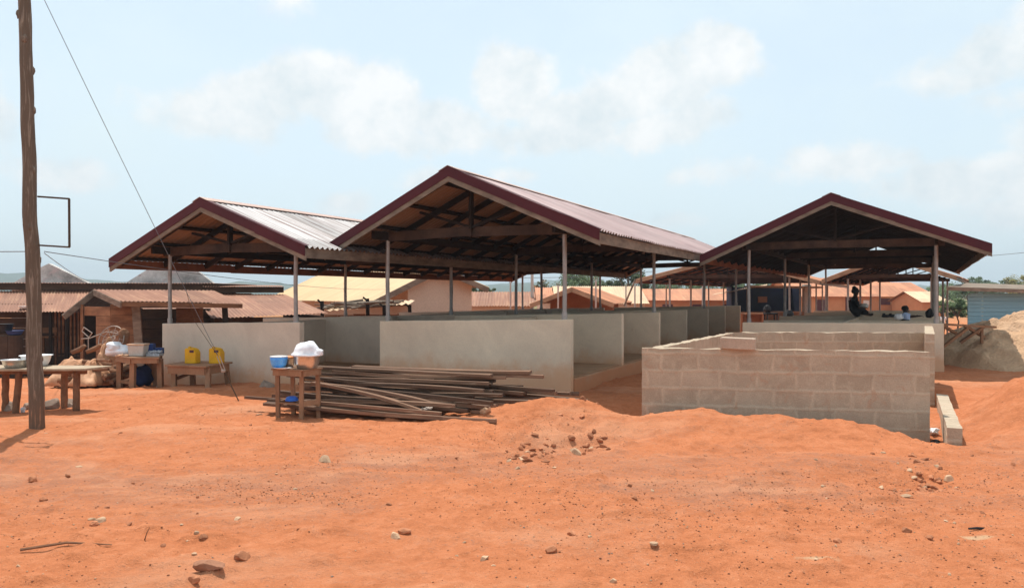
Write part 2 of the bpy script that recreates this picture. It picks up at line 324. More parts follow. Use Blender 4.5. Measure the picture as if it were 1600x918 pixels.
# ------------------------------------------------------------------ mesh helpers
class MB:
    def __init__(s): s.v = []; s.f = []; s.uv = []
    def add(s, vs, fs, uvs=None):
        b = len(s.v); s.v.extend([tuple(p) for p in vs]); s.f.extend([tuple(i+b for i in f) for f in fs])
        s.uv.extend(uvs if uvs else [None]*len(fs))
        return s
    def frame_box(s, o, X, Y, Z):
        """box from corner o with edge vectors"""
        o, X, Y, Z = map(Vector, (o, X, Y, Z))
        if X.cross(Y).dot(Z) < 0: X, Y = Y, X
        p = [o, o+X, o+X+Y, o+Y, o+Z, o+X+Z, o+X+Y+Z, o+Y+Z]
        return s.add(p, [(3, 2, 1, 0), (4, 5, 6, 7), (0, 1, 5, 4), (1, 2, 6, 5), (2, 3, 7, 6), (3, 0, 4, 7)])
    def box(s, c, d, rz=0.):
        c = Vector(c); m = Matrix.Rotation(rz, 3, 'Z')
        X = m @ Vector((d[0], 0, 0)); Y = m @ Vector((0, d[1], 0)); Z = Vector((0, 0, d[2]))
        return s.frame_box(c-X/2-Y/2-Z/2, X, Y, Z)
    def beam(s, p0, p1, w, h, up=(0, 0, 1), drop=0.):
        """bar from p0 to p1, w across, h along up; drop lowers it so that its top is on the line"""
        p0, p1, up = Vector(p0), Vector(p1), Vector(up)
        d = (p1-p0); X = d.normalized(); Y = up.cross(X).normalized(); Z = X.cross(Y).normalized()
        return s.frame_box(p0-Y*w/2-Z*(h/2+drop), d, Y*w, Z*h)
    def prism(s, bottom, top):
        n = len(bottom); vs = list(bottom)+list(top)
        fs = [tuple(range(n-1, -1, -1)), tuple(range(n, 2*n))]+[(i, (i+1) % n, n+(i+1) % n, n+i) for i in range(n)]
        return s.add(vs, fs)
    def tube(s, pts, rad, n=8, cap=True):
        pts = [Vector(p) for p in pts]
        if isinstance(rad, (int, float)): rad = [rad]*len(pts)
        vs = []; ref = None
        for i, p in enumerate(pts):
            t = (pts[min(i+1, len(pts)-1)]-pts[max(i-1, 0)]).normalized()
            if ref is None:
                ref = t.orthogonal().normalized()
            ref = (ref-t*ref.dot(t)).normalized(); b = t.cross(ref)
            for k in range(n):
                a = 2*math.pi*k/n; vs.append(p+(ref*math.cos(a)+b*math.sin(a))*rad[i])
        fs = []
        for i in range(len(pts)-1):
            for k in range(n):
                fs.append((i*n+k, i*n+(k+1) % n, (i+1)*n+(k+1) % n, (i+1)*n+k))
        if cap:
            fs.append(tuple(range(n-1, -1, -1))); fs.append(tuple((len(pts)-1)*n+k for k in range(n)))
        return s.add(vs, fs)
    def lathe(s, c, prof, n=28, sx=1., sy=1., rz=0., nz=0.):
        c = Vector(c); vs = []; fs = []
        for (r, z) in prof:
            for k in range(n):
                a = 2*math.pi*k/n; x, y = r*sx*math.cos(a), r*sy*math.sin(a)
                q = Vector((x*math.cos(rz)-y*math.sin(rz), x*math.sin(rz)+y*math.cos(rz), z))
                if nz: q += Vector((0, 0, 1))*nz*mnoise.noise((c+q)*9)
                vs.append(c+q)
        m = len(prof)
        for i in range(m-1):
            for k in range(n): fs.append((i*n+k, i*n+(k+1) % n, (i+1)*n+(k+1) % n, (i+1)*n+k))
        fs.append(tuple(range(n-1, -1, -1))); fs.append(tuple((m-1)*n+k for k in range(n)))
        return s.add(vs, fs)
    def rock(s, c, r, seed=0, sub=3):
        rg = random.Random(seed*31+7); cuts = []
        for k in range(11):
            n_ = Vector((rg.gauss(0, 1), rg.gauss(0, 1), rg.gauss(0, .8))).normalized(); cuts.append((n_, rg.uniform(.48, .80)))
        b0 = len(s.v); s.blob((0, 0, 0), 1, seed, .10, sub, 2.2); rr = Vector(r); c = Vector(c)
        for i in range(b0, len(s.v)):
            p = Vector(s.v[i])
            for n_, d_ in cuts:
                e = p.dot(n_)-d_
                if e > 0: p -= n_*e*.92
            p *= 1.32; s.v[i] = (c.x+p.x*rr.x, c.y+p.y*rr.y, c.z+p.z*rr.z)
        return s
    def blob(s, c, r, seed=0, amp=.25, sub=2, freq=1.6, flat=None):
        import bmesh
        bm = bmesh.new(); bmesh.ops.create_icosphere(bm, subdivisions=sub, radius=1)
        vs = []
        c = Vector(c); rr = Vector(r) if not isinstance(r, (int, float)) else Vector((r, r, r))
        for v in bm.verts:
            p = v.co.copy(); k = 1+amp*mnoise.noise(p*freq+Vector((seed*3.7, seed*1.3, seed*.7)))*2
            q = Vector((p.x*rr.x, p.y*rr.y, p.z*rr.z))*k
            if flat is not None: q.z = max(q.z, flat)
            vs.append(c+q)
        fs = [tuple(v.index for v in f.verts) for f in bm.faces]; bm.free()
        return s.add(vs, fs)
    def grid(s, fn, nu, nv, uvfn=None):
        vs = [fn(i/nu, j/nv) for j in range(nv+1) for i in range(nu+1)]
        fs = []; uvs = []
        for j in range(nv):
            for i in range(nu):
                a = j*(nu+1)+i; f = (a, a+1, a+nu+2, a+nu+1); fs.append(f)
                if uvfn: uvs.append([uvfn(q % (nu+1)/nu, q//(nu+1)/nv) for q in f])
        return s.add(vs, fs, uvs if uvfn else None)
    def build(s, name, m, parent=None, smooth=False, origin=None, bevel=0., solid=0.):
        me = bpy.data.meshes.new(name)
        if parent is not None: off = WL[parent.name]
        elif origin is not None: off = Vector(origin)
        else:
            a = np.array(s.v); off = Vector(((a[:, 0].min()+a[:, 0].max())/2, (a[:, 1].min()+a[:, 1].max())/2, a[:, 2].min()))
        me.from_pydata([tuple(Vector(p)-off) for p in s.v], [], s.f)
        if any(u is not None for u in s.uv):
            ul = me.uv_layers.new(name='UVMap'); k = 0
            for f, u in zip(s.f, s.uv):
                for i in range(len(f)):
                    if u is not None: ul.data[k].uv = u[i]
                    k += 1
        me.materials.append(MAT[m] if isinstance(m, str) else m)
        if smooth: me.polygons.foreach_set('use_smooth', [True]*len(me.polygons))
        o = bpy.data.objects.new(name, me); COL.objects.link(o)
        if parent is not None: o.parent = parent
        else: o.location = off
        WL[o.name] = off.copy()
        if bevel:
            b = o.modifiers.new('bevel', 'BEVEL'); b.width = bevel; b.segments = 2; b.limit_method = 'ANGLE'
        if solid:
            b = o.modifiers.new('thick', 'SOLIDIFY'); b.thickness = solid
        return o
WL = {}
def tag(o, label, cat, group=None, kind=None):
    if label: o['label'] = label
    if cat: o['category'] = cat
    if group: o['group'] = group
    if kind: o['kind'] = kind
    return o
def empty(name, loc, label, cat, group=None):
    o = bpy.data.objects.new(name, None); COL.objects.link(o); o.location = loc; o.empty_display_size = .2
    WL[o.name] = Vector(loc); return tag(o, label, cat, group)
def P(px, py, d): return Vector(((px-CX)/F*d, d, EYE-(py-CY)/F*d))
def X_(px, d): return (px-CX)/F*d
def Z_(py, d): return EYE-(py-CY)/F*d

# ------------------------------------------------------------------ terrain
def ss(a, b, x):
    t = np.clip((np.asarray(x, float)-a)/(b-a), 0, 1); return t*t*(3-2*t)
def vnoise(x, y, seed=0):
    xi = np.floor(x).astype(np.int64); yi = np.floor(y).astype(np.int64); fx = x-xi; fy = y-yi
    fx = fx*fx*(3-2*fx); fy = fy*fy*(3-2*fy)
    def h(a, b):
        n = (a*374761393+b*668265263+seed*974711) & 0x7fffffff
        n = ((n ^ (n >> 13))*1274126177) & 0x7fffffff
        return ((n ^ (n >> 16)) & 0xffff)/65535.
    return (h(xi, yi)*(1-fx)+h(xi+1, yi)*fx)*(1-fy)+(h(xi, yi+1)*(1-fx)+h(xi+1, yi+1)*fx)*fy
def fbm(x, y, o=4, seed=0):
    t = 0; a = .5
    for k in range(o): t = t+a*(vnoise(x*2**k, y*2**k, seed+k*17)-.5); a *= .5
    return t
def gs(x, y, cx, cy, sx, sy, rz=0.):
    c, s = math.cos(rz), math.sin(rz); dx, dy = x-cx, y-cy
    u = (dx*c+dy*s)/sx; v = (-dx*s+dy*c)/sy; return np.exp(-.5*(u*u+v*v))
def HT(x, y):
    x = np.asarray(x, float); y = np.asarray(y, float)
    a = .85*ss(11, 25, y)*ss(3., 7., -x)
    b = 1.15*ss(27, 48, y)
    z = -np.maximum(a, b)
    z = z+.25*gs(x, y, .80, 10.1, .72, .42, -.15)+.08*gs(x, y, -.2, 9.9, .5, .4)          # heap before the middle shed
    z = z-.17*gs(x, y, .25, 8.55, .55, .26, .2)-.09*gs(x, y, 1.0, 8.9, .4, .18, .3)-.24*gs(x, y, 1.62, 10.6, .30, .55)                # hollow and pit beside the block walls
    z = z+.15*gs(x, y, 2.2, 9.55, .45, .38)+.17*gs(x, y, 3.25, 9.2, .62, .4)+.08*gs(x, y, 4.2, 9.1, .5, .35)
    z = z-.20*gs(x, y, 5.1, 9.5, .45, .55)-.10*gs(x, y, 6.0, 11.0, .5, .6)
    z = z+.47*gs(x, y, 7.0, 10.1, .75, .7)*ss(5.15, 6.2, x-.53*(y-8.6)+.2)+.34*gs(x, y, 8.6, 9.9, 1.2, .8)
    z = z-.15*gs(x, y, 3.6, 7.0, .45, .24, .3)+.05*gs(x, y, 3.1, 7.5, .5, .25)
    z = z+.10*gs(x, y, -4.9, 13.2, 1.6, .7)
    near = ss(60, 25, y)
    z = z+near*(.11*fbm(x*.55, y*.55, 3, 1)+.040*fbm(x*2.4, y*2.4, 3, 9)+.030*fbm(x*8, y*8, 3, 31)+.030*ss(.60, .84, vnoise(x*5.2+.35*vnoise(x*9, y*9, 5), y*5.2, 41))*ss(.45, .62, vnoise(x*.8, y*.8, 43))+.016*ss(.6, .9, vnoise(x*13, y*13, 47)))
    mound = gs(x, y, .45, 9.35, .75, .4); z = z+.20*mound*fbm(x*5, y*5, 3, 61)+.09*gs(x, y, 6.6, 9.6, 1.6, 1.1)*fbm(x*3, y*3, 4, 67)
    return z
def gz(x, y): return float(HT(np.array([x]), np.array([y]))[0])
def build_ground():
    def spaced(lo, hi, fn):
        v = [lo]
        while v[-1] < hi: v.append(v[-1]+fn(v[-1]))
        return np.array(v)
    ys = spaced(-12, 2600, lambda y: .30 if y < 3.2 else max(.024, .0040*y) if y < 16 else .0075*y if y < 60 else .05*y)
    xs = spaced(0, 2200, lambda x: .032 if x < 4.5 else .05 if x < 8 else .0075*x+.01 if x < 24 else .06*x)
    xs = np.concatenate([-xs[:0:-1], xs])
    gx, gy = np.meshgrid(xs, ys); zz = HT(gx, gy)
    n, m = len(xs), len(ys)
    co = np.stack([gx, gy, zz], -1).reshape(-1, 3)
    i = np.arange((n-1)*(m-1)); r, c = i//(n-1), i % (n-1); a = r*n+c
    q = np.stack([a, a+1, a+n+1, a+n], -1)
    me = bpy.data.meshes.new('ground'); me.vertices.add(len(co)); me.vertices.foreach_set('co', co.ravel())
    me.loops.add(q.size); me.loops.foreach_set('vertex_index', q.ravel().astype(np.int32))
    me.polygons.add(len(q)); me.polygons.foreach_set('loop_start', np.arange(0, q.size, 4, dtype=np.int32)); me.polygons.foreach_set('loop_total', np.full(len(q), 4, np.int32))
    me.polygons.foreach_set('use_smooth', np.ones(len(q), bool)); me.update(calc_edges=True)
    me.materials.append(MAT['earth'])
    o = bpy.data.objects.new('ground', me); COL.objects.link(o); o['kind'] = 'structure'
    o['label'] = 'bare red earth of the yard, stony in places'
build_ground()

def build_hills():
    def hill(name, pts, d, seed, depth=260):
        mb = MB(); x0, x1 = pts[0][0], pts[-1][0]; n = 240; m = 10
        ax = np.array([p[0] for p in pts], float); ay = np.array([p[1] for p in pts], float)
        def fn(u, v):
            px = x0+(x1-x0)*u; py = np.interp(px, ax, ay); top = (CY-py)/F*d+EYE
            x = (px-CX)/F*d; z = -3+(top+3)*math.sin(min(1, v*1.0)*math.pi/2)
            bum = .10*top*float(fbm(np.array([px*.035]), np.array([v*6.+seed]), 4, seed))*(v > .3)+.22*top*float(fbm(np.array([px*.16]), np.array([v*9.+seed]), 3, seed+5))*(v > .6)
            return (x, d+depth*(v-1), z+bum*1.6)
        mb.grid(fn, n, m)
        def back(u, v):
            p = fn(u, 1); return (p[0], d+v*200, p[2]*(1-v)-3*v)
        mb.grid(back, n, 4)
        o = mb.build(name, 'hillwood', smooth=False); o['kind'] = 'structure'; o['label'] = 'low wooded ridge fading blue on the horizon'
    hill('hills', [(-700, 446), (-300, 440), (0, 433), (60, 427), (150, 437), (230, 445), (330, 445), (400, 440), (470, 446), (620, 447), (760, 446), (850, 443), (920, 441), (1000, 447), (1150, 449), (1300, 446), (1500, 448), (1750, 444), (2300, 446)], 1250, 3)
    hill('hills', [(-900, 440), (-200, 444), (100, 439), (300, 441), (420, 445), (700, 449), (900, 436), (980, 443), (1300, 451), (1480, 444), (1700, 441), (2500, 440)], 1650, 11)
build_hills()

# ------------------------------------------------------------------ corrugated roofs and sheds
def corr(mb, r0, r1, e0, e1, pitch=.13, amp=.021, nv=4, nwave=6, lap=True, sag=.012, seed=0):
    """corrugated slope: r0-r1 the top edge, e0-e1 the low edge"""
    r0, r1, e0, e1 = map(Vector, (r0, r1, e0, e1))
    L = (r1-r0).length; S = ((e0-r0).length+(e1-r1).length)/2
    nw = max(4, int(L/pitch)); nu = nw*nwave
    nrm = (r1-r0).cross(e0-r0).normalized()
    if nrm.z < 0: nrm = -nrm
    flip = (r1-r0).cross(e0-r0).z < 0
    def fn(u, v):
        a = r0.lerp(r1, u); b = e0.lerp(e1, u); p = a.lerp(b, v)
        k = math.sin(2*math.pi*u*nw)
        jag = 0.
        if v > .99:
            w = int(u*L/.8); jag = (math.sin(w*12.9898+seed)*43758.5453 % 1-.5)*.035
        q = p+nrm*(amp*k+sag*mnoise.noise(Vector((u*L*.9+seed, v*S*.9, seed))))
        if jag: q += (b-a).normalized()*jag
        return q
    uvf = lambda u, v: (u*L, v*S)
    b0 = len(mb.f); mb.grid(fn, nu, nv, uvf)
    if flip:
        for i in range(b0, len(mb.f)): mb.f[i] = mb.f[i][::-1]; mb.uv[i] = mb.uv[i][::-1]

def shed(label, OL, OR, L, zl, zr, floor_z, eL, rd, eR, fo, bo, nst, sheet, wall, name='market_shed', walls=True, trim='maroon', seed=1,
         raf=.95, post_top=None, postr=.037, base=-.5, front_post=True, group='open sided market sheds', inset=.14, npost=None, spine=True, ridge_u=None):
    r = random.Random(seed)
    OL, OR = Vector((*OL, 0)), Vector((*OR, 0)); W = (OR-OL).length; g = (OR-OL).normalized(); a = Vector((-g.y, g.x, 0))
    pt = lambda u, w, z: OL+g*u+a*w+Vector((0, 0, z))
    root = empty(name, pt(W/2, L/2, floor_z), label, 'shed', group)
    (uL, zL), (uR, zR) = eL, eR; uM, zM = (W/2 if ridge_u is None else ridge_u), rd
    def roofz(u):      # height of the sheet
        return zL+(zM-zL)*(u-uL)/(uM-uL) if u < uM else zM+(zR-zM)*(u-uM)/(uR-uM)
    nl = Vector((0, 0, 1))
    slL = (pt(uL, 0, zL)-pt(uM, 0, zM)); slR = (pt(uR, 0, zR)-pt(uM, 0, zM))
    nL = a.cross(slL).normalized(); nL = nL if nL.z > 0 else -nL
    nR = a.cross(slR).normalized(); nR = nR if nR.z > 0 else -nR
    w0, w1 = -fo, L+bo
    # sheets
    for (ue, ze, k) in ((uL, zL, 0), (uR, zR, 1)):
        mb = MB(); ex = (pt(ue, 0, ze)-pt(uM, 0, zM)).normalized()*.05
        corr(mb, pt(uM, w0+.03, zM), pt(uM, w1-.03, zM), pt(ue, w0+.03, ze)+ex, pt(ue, w1-.03, ze)+ex, seed=seed+k, sag=.02)
        sh = mb.build('roof_sheet', sheet, root, smooth=True)
    # ridge cap
    mb = MB()
    for (n_, s_) in ((nL, slL), (nR, slR)):
        s_ = s_.normalized(); p0 = pt(uM, w0-.02, zM)+Vector((0, 0, .035)); p1 = pt(uM, w1+.02, zM)+Vector((0, 0, .035))
        mb.frame_box(p0, p1-p0, s_*.2, n_*.006)
    mb.build('ridge_cap', 'ridge', root)
    # verge trims, front painted, back plain timber
    for (wv, tr) in ((w0, trim), (w1, None)):
        sgn = -1 if wv < 0 else 1
        for (ue, ze, s_, n_) in ((uL, zL, slL, nL), (uR, zR, slR, nR)):
            sl = s_.normalized(); top = pt(uM, wv, zM); e = pt(ue, wv, ze)+sl*.06
            dn = Vector((0, 0, -1))
            if tr:
                mb = MB(); up = .025
                o_ = Vector((0, 0, up)); h = .168
                tj = r.uniform(.42, .6)
                for kk, (ta, tb) in enumerate(((0, tj), (tj-.02, 1))):
                    pa, pb = top.lerp(e, ta)+o_+dn*r.uniform(0, .006), top.lerp(e, tb)+o_+dn*r.uniform(0, .007); hh = h+r.uniform(-.006, .006); ou = a*sgn*(.003*kk+r.uniform(0, .001)); th_ = a*sgn*.012
                    mb.prism([pa+dn*hh+ou, pb+dn*hh+ou, pb+dn*hh+th_+ou, pa+dn*hh+th_+ou], [pa+ou, pb+ou, pb+th_+ou, pa+th_+ou])
                for kk in range(7):
                    q_ = top.lerp(e, (kk+.5)/7)+o_+dn*(.05+.09*(kk % 2))+a*sgn*.0165; mb.box(q_, (.014, .006, .014), math.atan2(g.y, g.x))
                mb.prism([top+o_, e+o_, e+o_-a*sgn*.10+Vector((0,0,.004)), top+o_-a*sgn*.10+Vector((0,0,.004))], [top+o_+Vector((0,0,.006)), e+o_+Vector((0,0,.006)), e+o_-a*sgn*.10+Vector((0,0,.010)), top+o_-a*sgn*.10+Vector((0,0,.010))])
                mb.build('fascia_board', tr, root)
                lo, hi = .228, .03
            else: lo, hi = .20, .0
            mb = MB(); q = -a*sgn*.035; i_ = -a*sgn*.003
            mb.prism([top+dn*lo+i_, e+dn*lo+i_, e+dn*lo+q, top+dn*lo+q], [top+dn*hi+i_, e+dn*hi+i_, e+dn*hi+q, top+dn*hi+q])
            mb.build('barge_board', 'greywood' if tr else 'tanwood', root)
    # eave boards
    for (ue, ze, sg) in ((uL, zL, 1), (uR, zR, -1)):
        mb = MB(); segs = 6
        for k in range(segs):
            wa = w0+.05+(w1-w0-.1)*k/segs; wb = w0+.05+(w1-w0-.1)*(k+1)/segs
            j0 = r.uniform(-.012, .012); j1 = r.uniform(-.012, .012)
            p0, p1 = pt(ue+sg*.01, wa, ze-.03+j0), pt(ue+sg*.01, wb, ze-.03+j1)
            mb.frame_box(p0+Vector((0, 0, -.17)), p1-p0, g*sg*.03, Vector((0, 0, .17)))
        mb.build('eave_board', 'orangelit_board' if sg == 1 else 'greywood', root)
    # rafters and purlins
    n = int((w1-w0-.3)/raf)
    for k in range(n+1):
        w = w0+.14+(w1-w0-.3)*k/n+r.uniform(-.06, .06)
        for (ue, ze, s_, n_) in ((uL, zL, slL, nL), (uR, zR, slR, nR)):
            mb = MB(); sg = 1 if ue < uM else -1
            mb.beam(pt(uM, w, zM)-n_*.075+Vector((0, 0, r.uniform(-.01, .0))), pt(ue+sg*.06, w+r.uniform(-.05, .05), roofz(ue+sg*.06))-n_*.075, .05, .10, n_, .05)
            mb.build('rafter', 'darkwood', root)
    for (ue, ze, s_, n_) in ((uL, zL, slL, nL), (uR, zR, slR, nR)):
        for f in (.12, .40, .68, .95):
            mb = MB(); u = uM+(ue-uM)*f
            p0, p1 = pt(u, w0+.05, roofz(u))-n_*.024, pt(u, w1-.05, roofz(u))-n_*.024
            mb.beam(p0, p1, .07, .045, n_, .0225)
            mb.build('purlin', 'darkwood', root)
    # posts, tie beams, trusses
    npost = npost or nst//2+1
    pz = post_top if post_top else min(roofz(0), roofz(W))-.22
    for k in range(npost):
        w = .07+(L-.14)*k/(npost-1)
        ub = (inset-.08, W-inset+.08)
        for u, zt in ((inset, zl), (W-inset, zr)):
            mb = MB(); hp = min(roofz(u)-.16, pz+.02)
            bz = zt if walls else base
            mb.tube([pt(u, w, bz-.02), pt(u+r.uniform(-.012, .012), w, (bz+hp)/2), pt(u, w, hp)], postr, 10)
            mb.tube([pt(u, w, bz-.015), pt(u, w, bz+.10)], postr*1.35, 10)
            mb.build('post', 'steel', root, smooth=False)
        jz = [r.uniform(-.02, .02) for _ in range(3)]
        mb = MB(); um = W*.5
        for (p, q) in (((-.02, pz+.0+jz[0]), (um, pz+.04+jz[1])), ((um-.12, pz+.035+jz[1]), (W+.02, pz+.02+jz[2]))):
            off = .0 if p[0] < 0 else .055
            mb.beam(pt(p[0], w+off, p[1]+.085), pt(q[0], w+off, q[1]+.085), .05, .17)
        mb.build('tie_beam', 'beamwood', root)
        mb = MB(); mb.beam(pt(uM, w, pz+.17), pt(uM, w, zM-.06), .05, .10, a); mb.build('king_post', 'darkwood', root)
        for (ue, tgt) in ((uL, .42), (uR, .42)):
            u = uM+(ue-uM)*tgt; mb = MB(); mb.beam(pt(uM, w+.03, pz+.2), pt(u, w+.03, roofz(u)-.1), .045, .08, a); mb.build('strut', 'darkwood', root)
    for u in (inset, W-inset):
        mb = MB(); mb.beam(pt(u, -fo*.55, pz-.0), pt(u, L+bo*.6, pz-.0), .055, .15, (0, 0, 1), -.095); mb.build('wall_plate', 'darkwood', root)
    if not walls: return root, pt, W
    # plinth, walls
    mb = MB(); nn = 40
    mb.frame_box(pt(.04, .15, base-.3), g*(W-.02), a*(L-.2), Vector((0, 0, floor_z-base+.3)))
    mb.build('plinth', 'plinth', root, bevel=.02)
    mb = MB(); mb.frame_box(pt(.06, .16, floor_z+.004), g*(W-.12), a*(L-.24), Vector((0, 0, .012))); mb.build('stall_floor', 'floor', root)
    th = .13
    for k in range(nst+1):
        w = (L-th)*k/nst; mb = MB(); j = [r.uniform(-.035, .035)]*2 if k else [0, 0]
        zb = base-.35 if k == 0 else floor_z-.02
        nseg = 44; e0 = r.uniform(-.02, .02) if k else 0; e1 = r.uniform(-.03, .03) if k else 0
        top = []
        bot = []
        fa = []
        vs = []
        for i in range(nseg+1):
            u = e0+(W+e1-e0)*i/nseg; zt = zl+j[0]+(zr+j[1]-zl-j[0])*i/nseg+.007*mnoise.noise(Vector((u*3, w, seed)))-.018*max(0, mnoise.noise(Vector((u*7, w+5, seed)))-.25)
            vs += [pt(u, w, zb), pt(u, w, zt), pt(u, w+th, zt), pt(u, w+th, zb)]
        for i in range(nseg):
            b = i*4
            fa += [(b, b+4, b+5, b+1), (b+1, b+5, b+6, b+2), (b+2, b+6, b+7, b+3)]
        fa += [(0, 1, 2, 3), (nseg*4+3, nseg*4+2, nseg*4+1, nseg*4)]
        mb.add(vs, fa); mb.build('partition_wall', wall, root, bevel=.012)
    if spine:
        mb = MB(); mz = (zl+zr)/2-.015
        mb.frame_box(pt(W/2-.06, th+.002, floor_z-.02), g*.12, a*(L-2*th-.004), Vector((0, 0, mz-floor_z+.02))); mb.build('spine_wall', wall, root, bevel=.012)
    return root, pt, W

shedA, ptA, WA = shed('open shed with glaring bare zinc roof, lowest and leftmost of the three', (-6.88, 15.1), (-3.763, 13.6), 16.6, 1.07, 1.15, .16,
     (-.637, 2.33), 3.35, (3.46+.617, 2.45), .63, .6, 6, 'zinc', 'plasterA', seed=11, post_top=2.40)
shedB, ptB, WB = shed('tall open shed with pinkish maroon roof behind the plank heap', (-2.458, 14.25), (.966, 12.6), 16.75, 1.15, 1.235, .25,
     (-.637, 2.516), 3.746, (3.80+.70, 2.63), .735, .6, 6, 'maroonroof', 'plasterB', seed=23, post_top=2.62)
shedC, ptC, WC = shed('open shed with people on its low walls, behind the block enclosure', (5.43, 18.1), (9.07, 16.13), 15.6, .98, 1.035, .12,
     (-.745, 2.54), 3.78, (4.14+.756, 2.63), .8, .7, 6, 'maroonroof_shaded', 'plasterB', seed=37, post_top=2.66, ridge_u=2.02, raf=.8)
mb = MB(); zz_ = 2.72; ring_ = [(.3, zz_), (3.9, zz_), (3.2, 3.12), (2.35, 3.42), (1.7, 3.42), (.9, 3.12)]
mb.prism([ptC(u, 15.75, z) for u, z in ring_], [ptC(u, 15.72, z) for u, z in ring_]); mb.build('gable_sky_blocker', 'darkwood', shedC)  # dark panel added to block bright sky through the back gable
# farther sheds, open all round
shed('wide low shed farther back, between the maroon roofed sheds', (8.3, 41.0), (13.9, 38.2), 24, 1, 1, -.8, (-1.5, 2.42), 3.55, (7.6, 2.30), .8, .8, 8, 'orangeroof', 'plasterB',
     walls=False, trim=None, seed=51, raf=2.2, base=-1.3, post_top=2.45, postr=.05, inset=.1, group='bare timber sheds farther back', npost=6)
shed('small bare shed standing behind the people on the walls', (15.8, 36.4), (18.9, 34.4), 11, 1, 1, -.8, (-.9, 2.35), 3.42, (4.55, 2.45), .6, .6, 4, 'orangeroof', 'plasterB',
     walls=False, trim=None, seed=61, raf=1.6, base=-1.3, post_top=2.35, postr=.05, inset=.1, group='bare timber sheds farther back', npost=4)

# ------------------------------------------------------------------ block enclosure
def block_wall(root, p0, p1, z0, z1, th, side, name='block_wall', uoff=0., notch=True):
    p0, p1 = Vector((*p0, 0)), Vector((*p1, 0)); d = p1-p0; Ln = d.length; d.normalize(); nrm = Vector((d.y, -d.x, 0))*side
    mb = MB(); nu = max(6, int(Ln/.12)); nv = max(2, int((z1-z0)/.116))
    def sk(off, flipped):
        def fn(u, v):
            z = z0+(z1-z0)*v; q = p0+d*Ln*u+nrm*off+Vector((0, 0, z))
            jit = .007*mnoise.noise(Vector((u*Ln*2.3, z*2.3, off*9+uoff)))
            if v == 1: q.z += .018*mnoise.noise(Vector((u*Ln*5, off*40, uoff)))
            if u in (0, 1): q += d*.008*mnoise.noise(Vector((z*9, off*30, uoff)))
            return q+nrm*jit
        return fn
    n0 = len(mb.v); uvf = lambda u, v: (u*Ln+uoff, z0+(z1-z0)*v+uoff*.3)
    mb.grid(sk(0, 0), nu, nv, uvf); n1 = len(mb.v); mb.grid(sk(-th, 1), nu, nv, uvf)
    W_ = nu+1
    for i in range(nu):   # top
        a, b = n0+nv*W_+i, n0+nv*W_+i+1; c, e = n1+nv*W_+i+1, n1+nv*W_+i
        mb.add([], []); mb.f.append((a, b, c, e)); u0, u1 = i/nu*Ln, (i+1)/nu*Ln; mb.uv.append([(u0, .06), (u1, .06), (u1, .2), (u0, .2)])
    for j in range(nv):
        for i in (0, nu):
            a, b = n0+j*W_+i, n0+(j+1)*W_+i; c, e = n1+(j+1)*W_+i, n1+j*W_+i
            za, zb = z0+(z1-z0)*j/nv, z0+(z1-z0)*(j+1)/nv
            mb.f.append((a, b, c, e)); mb.uv.append([(.08, za), (.08, zb), (.2, zb), (.2, za)])
    import bmesh
    o = mb.build(name, 'block', root)
    bm = bmesh.new(); bm.from_mesh(o.data); bmesh.ops.recalc_face_normals(bm, faces=bm.faces); bm.to_mesh(o.data); bm.free()
    return o
enc = empty('block_enclosure', (4.4, 11.8, -.2), 'unfinished waist high enclosure of bare sandcrete blocks, open at its right corner', 'block enclosure')
block_wall(enc, (1.742, 10.3), (5.23, 9.61), -.6, .925, .14, 1, uoff=.21)
block_wall(enc, (1.82, 10.43), (4.02, 14.42), -.6, .915, .14, -1, uoff=.66)
block_wall(enc, (4.04, 14.38), (7.85, 14.30), -.6, .93, .14, 1, uoff=1.37)
block_wall(enc, (6.33, 11.5), (7.82, 14.28), -.6, 1.05, .13, 1, uoff=2.1)
block_wall(enc, (4.875, 8.6), (6.35, 11.49), -.6, .155, .145, -1, uoff=2.9)
lb = MB(); lb.box((0, 0, .075), (.44, .19, .15)); 
o = lb.build('loose_block', 'blockplain', bevel=.012); o.location = P(1153, 545, 10.06); o.location.z = .928; o.rotation_euler = (0, R(1.5), R(-20))
tag(o, 'single loose block resting on top of the front block wall', 'block')

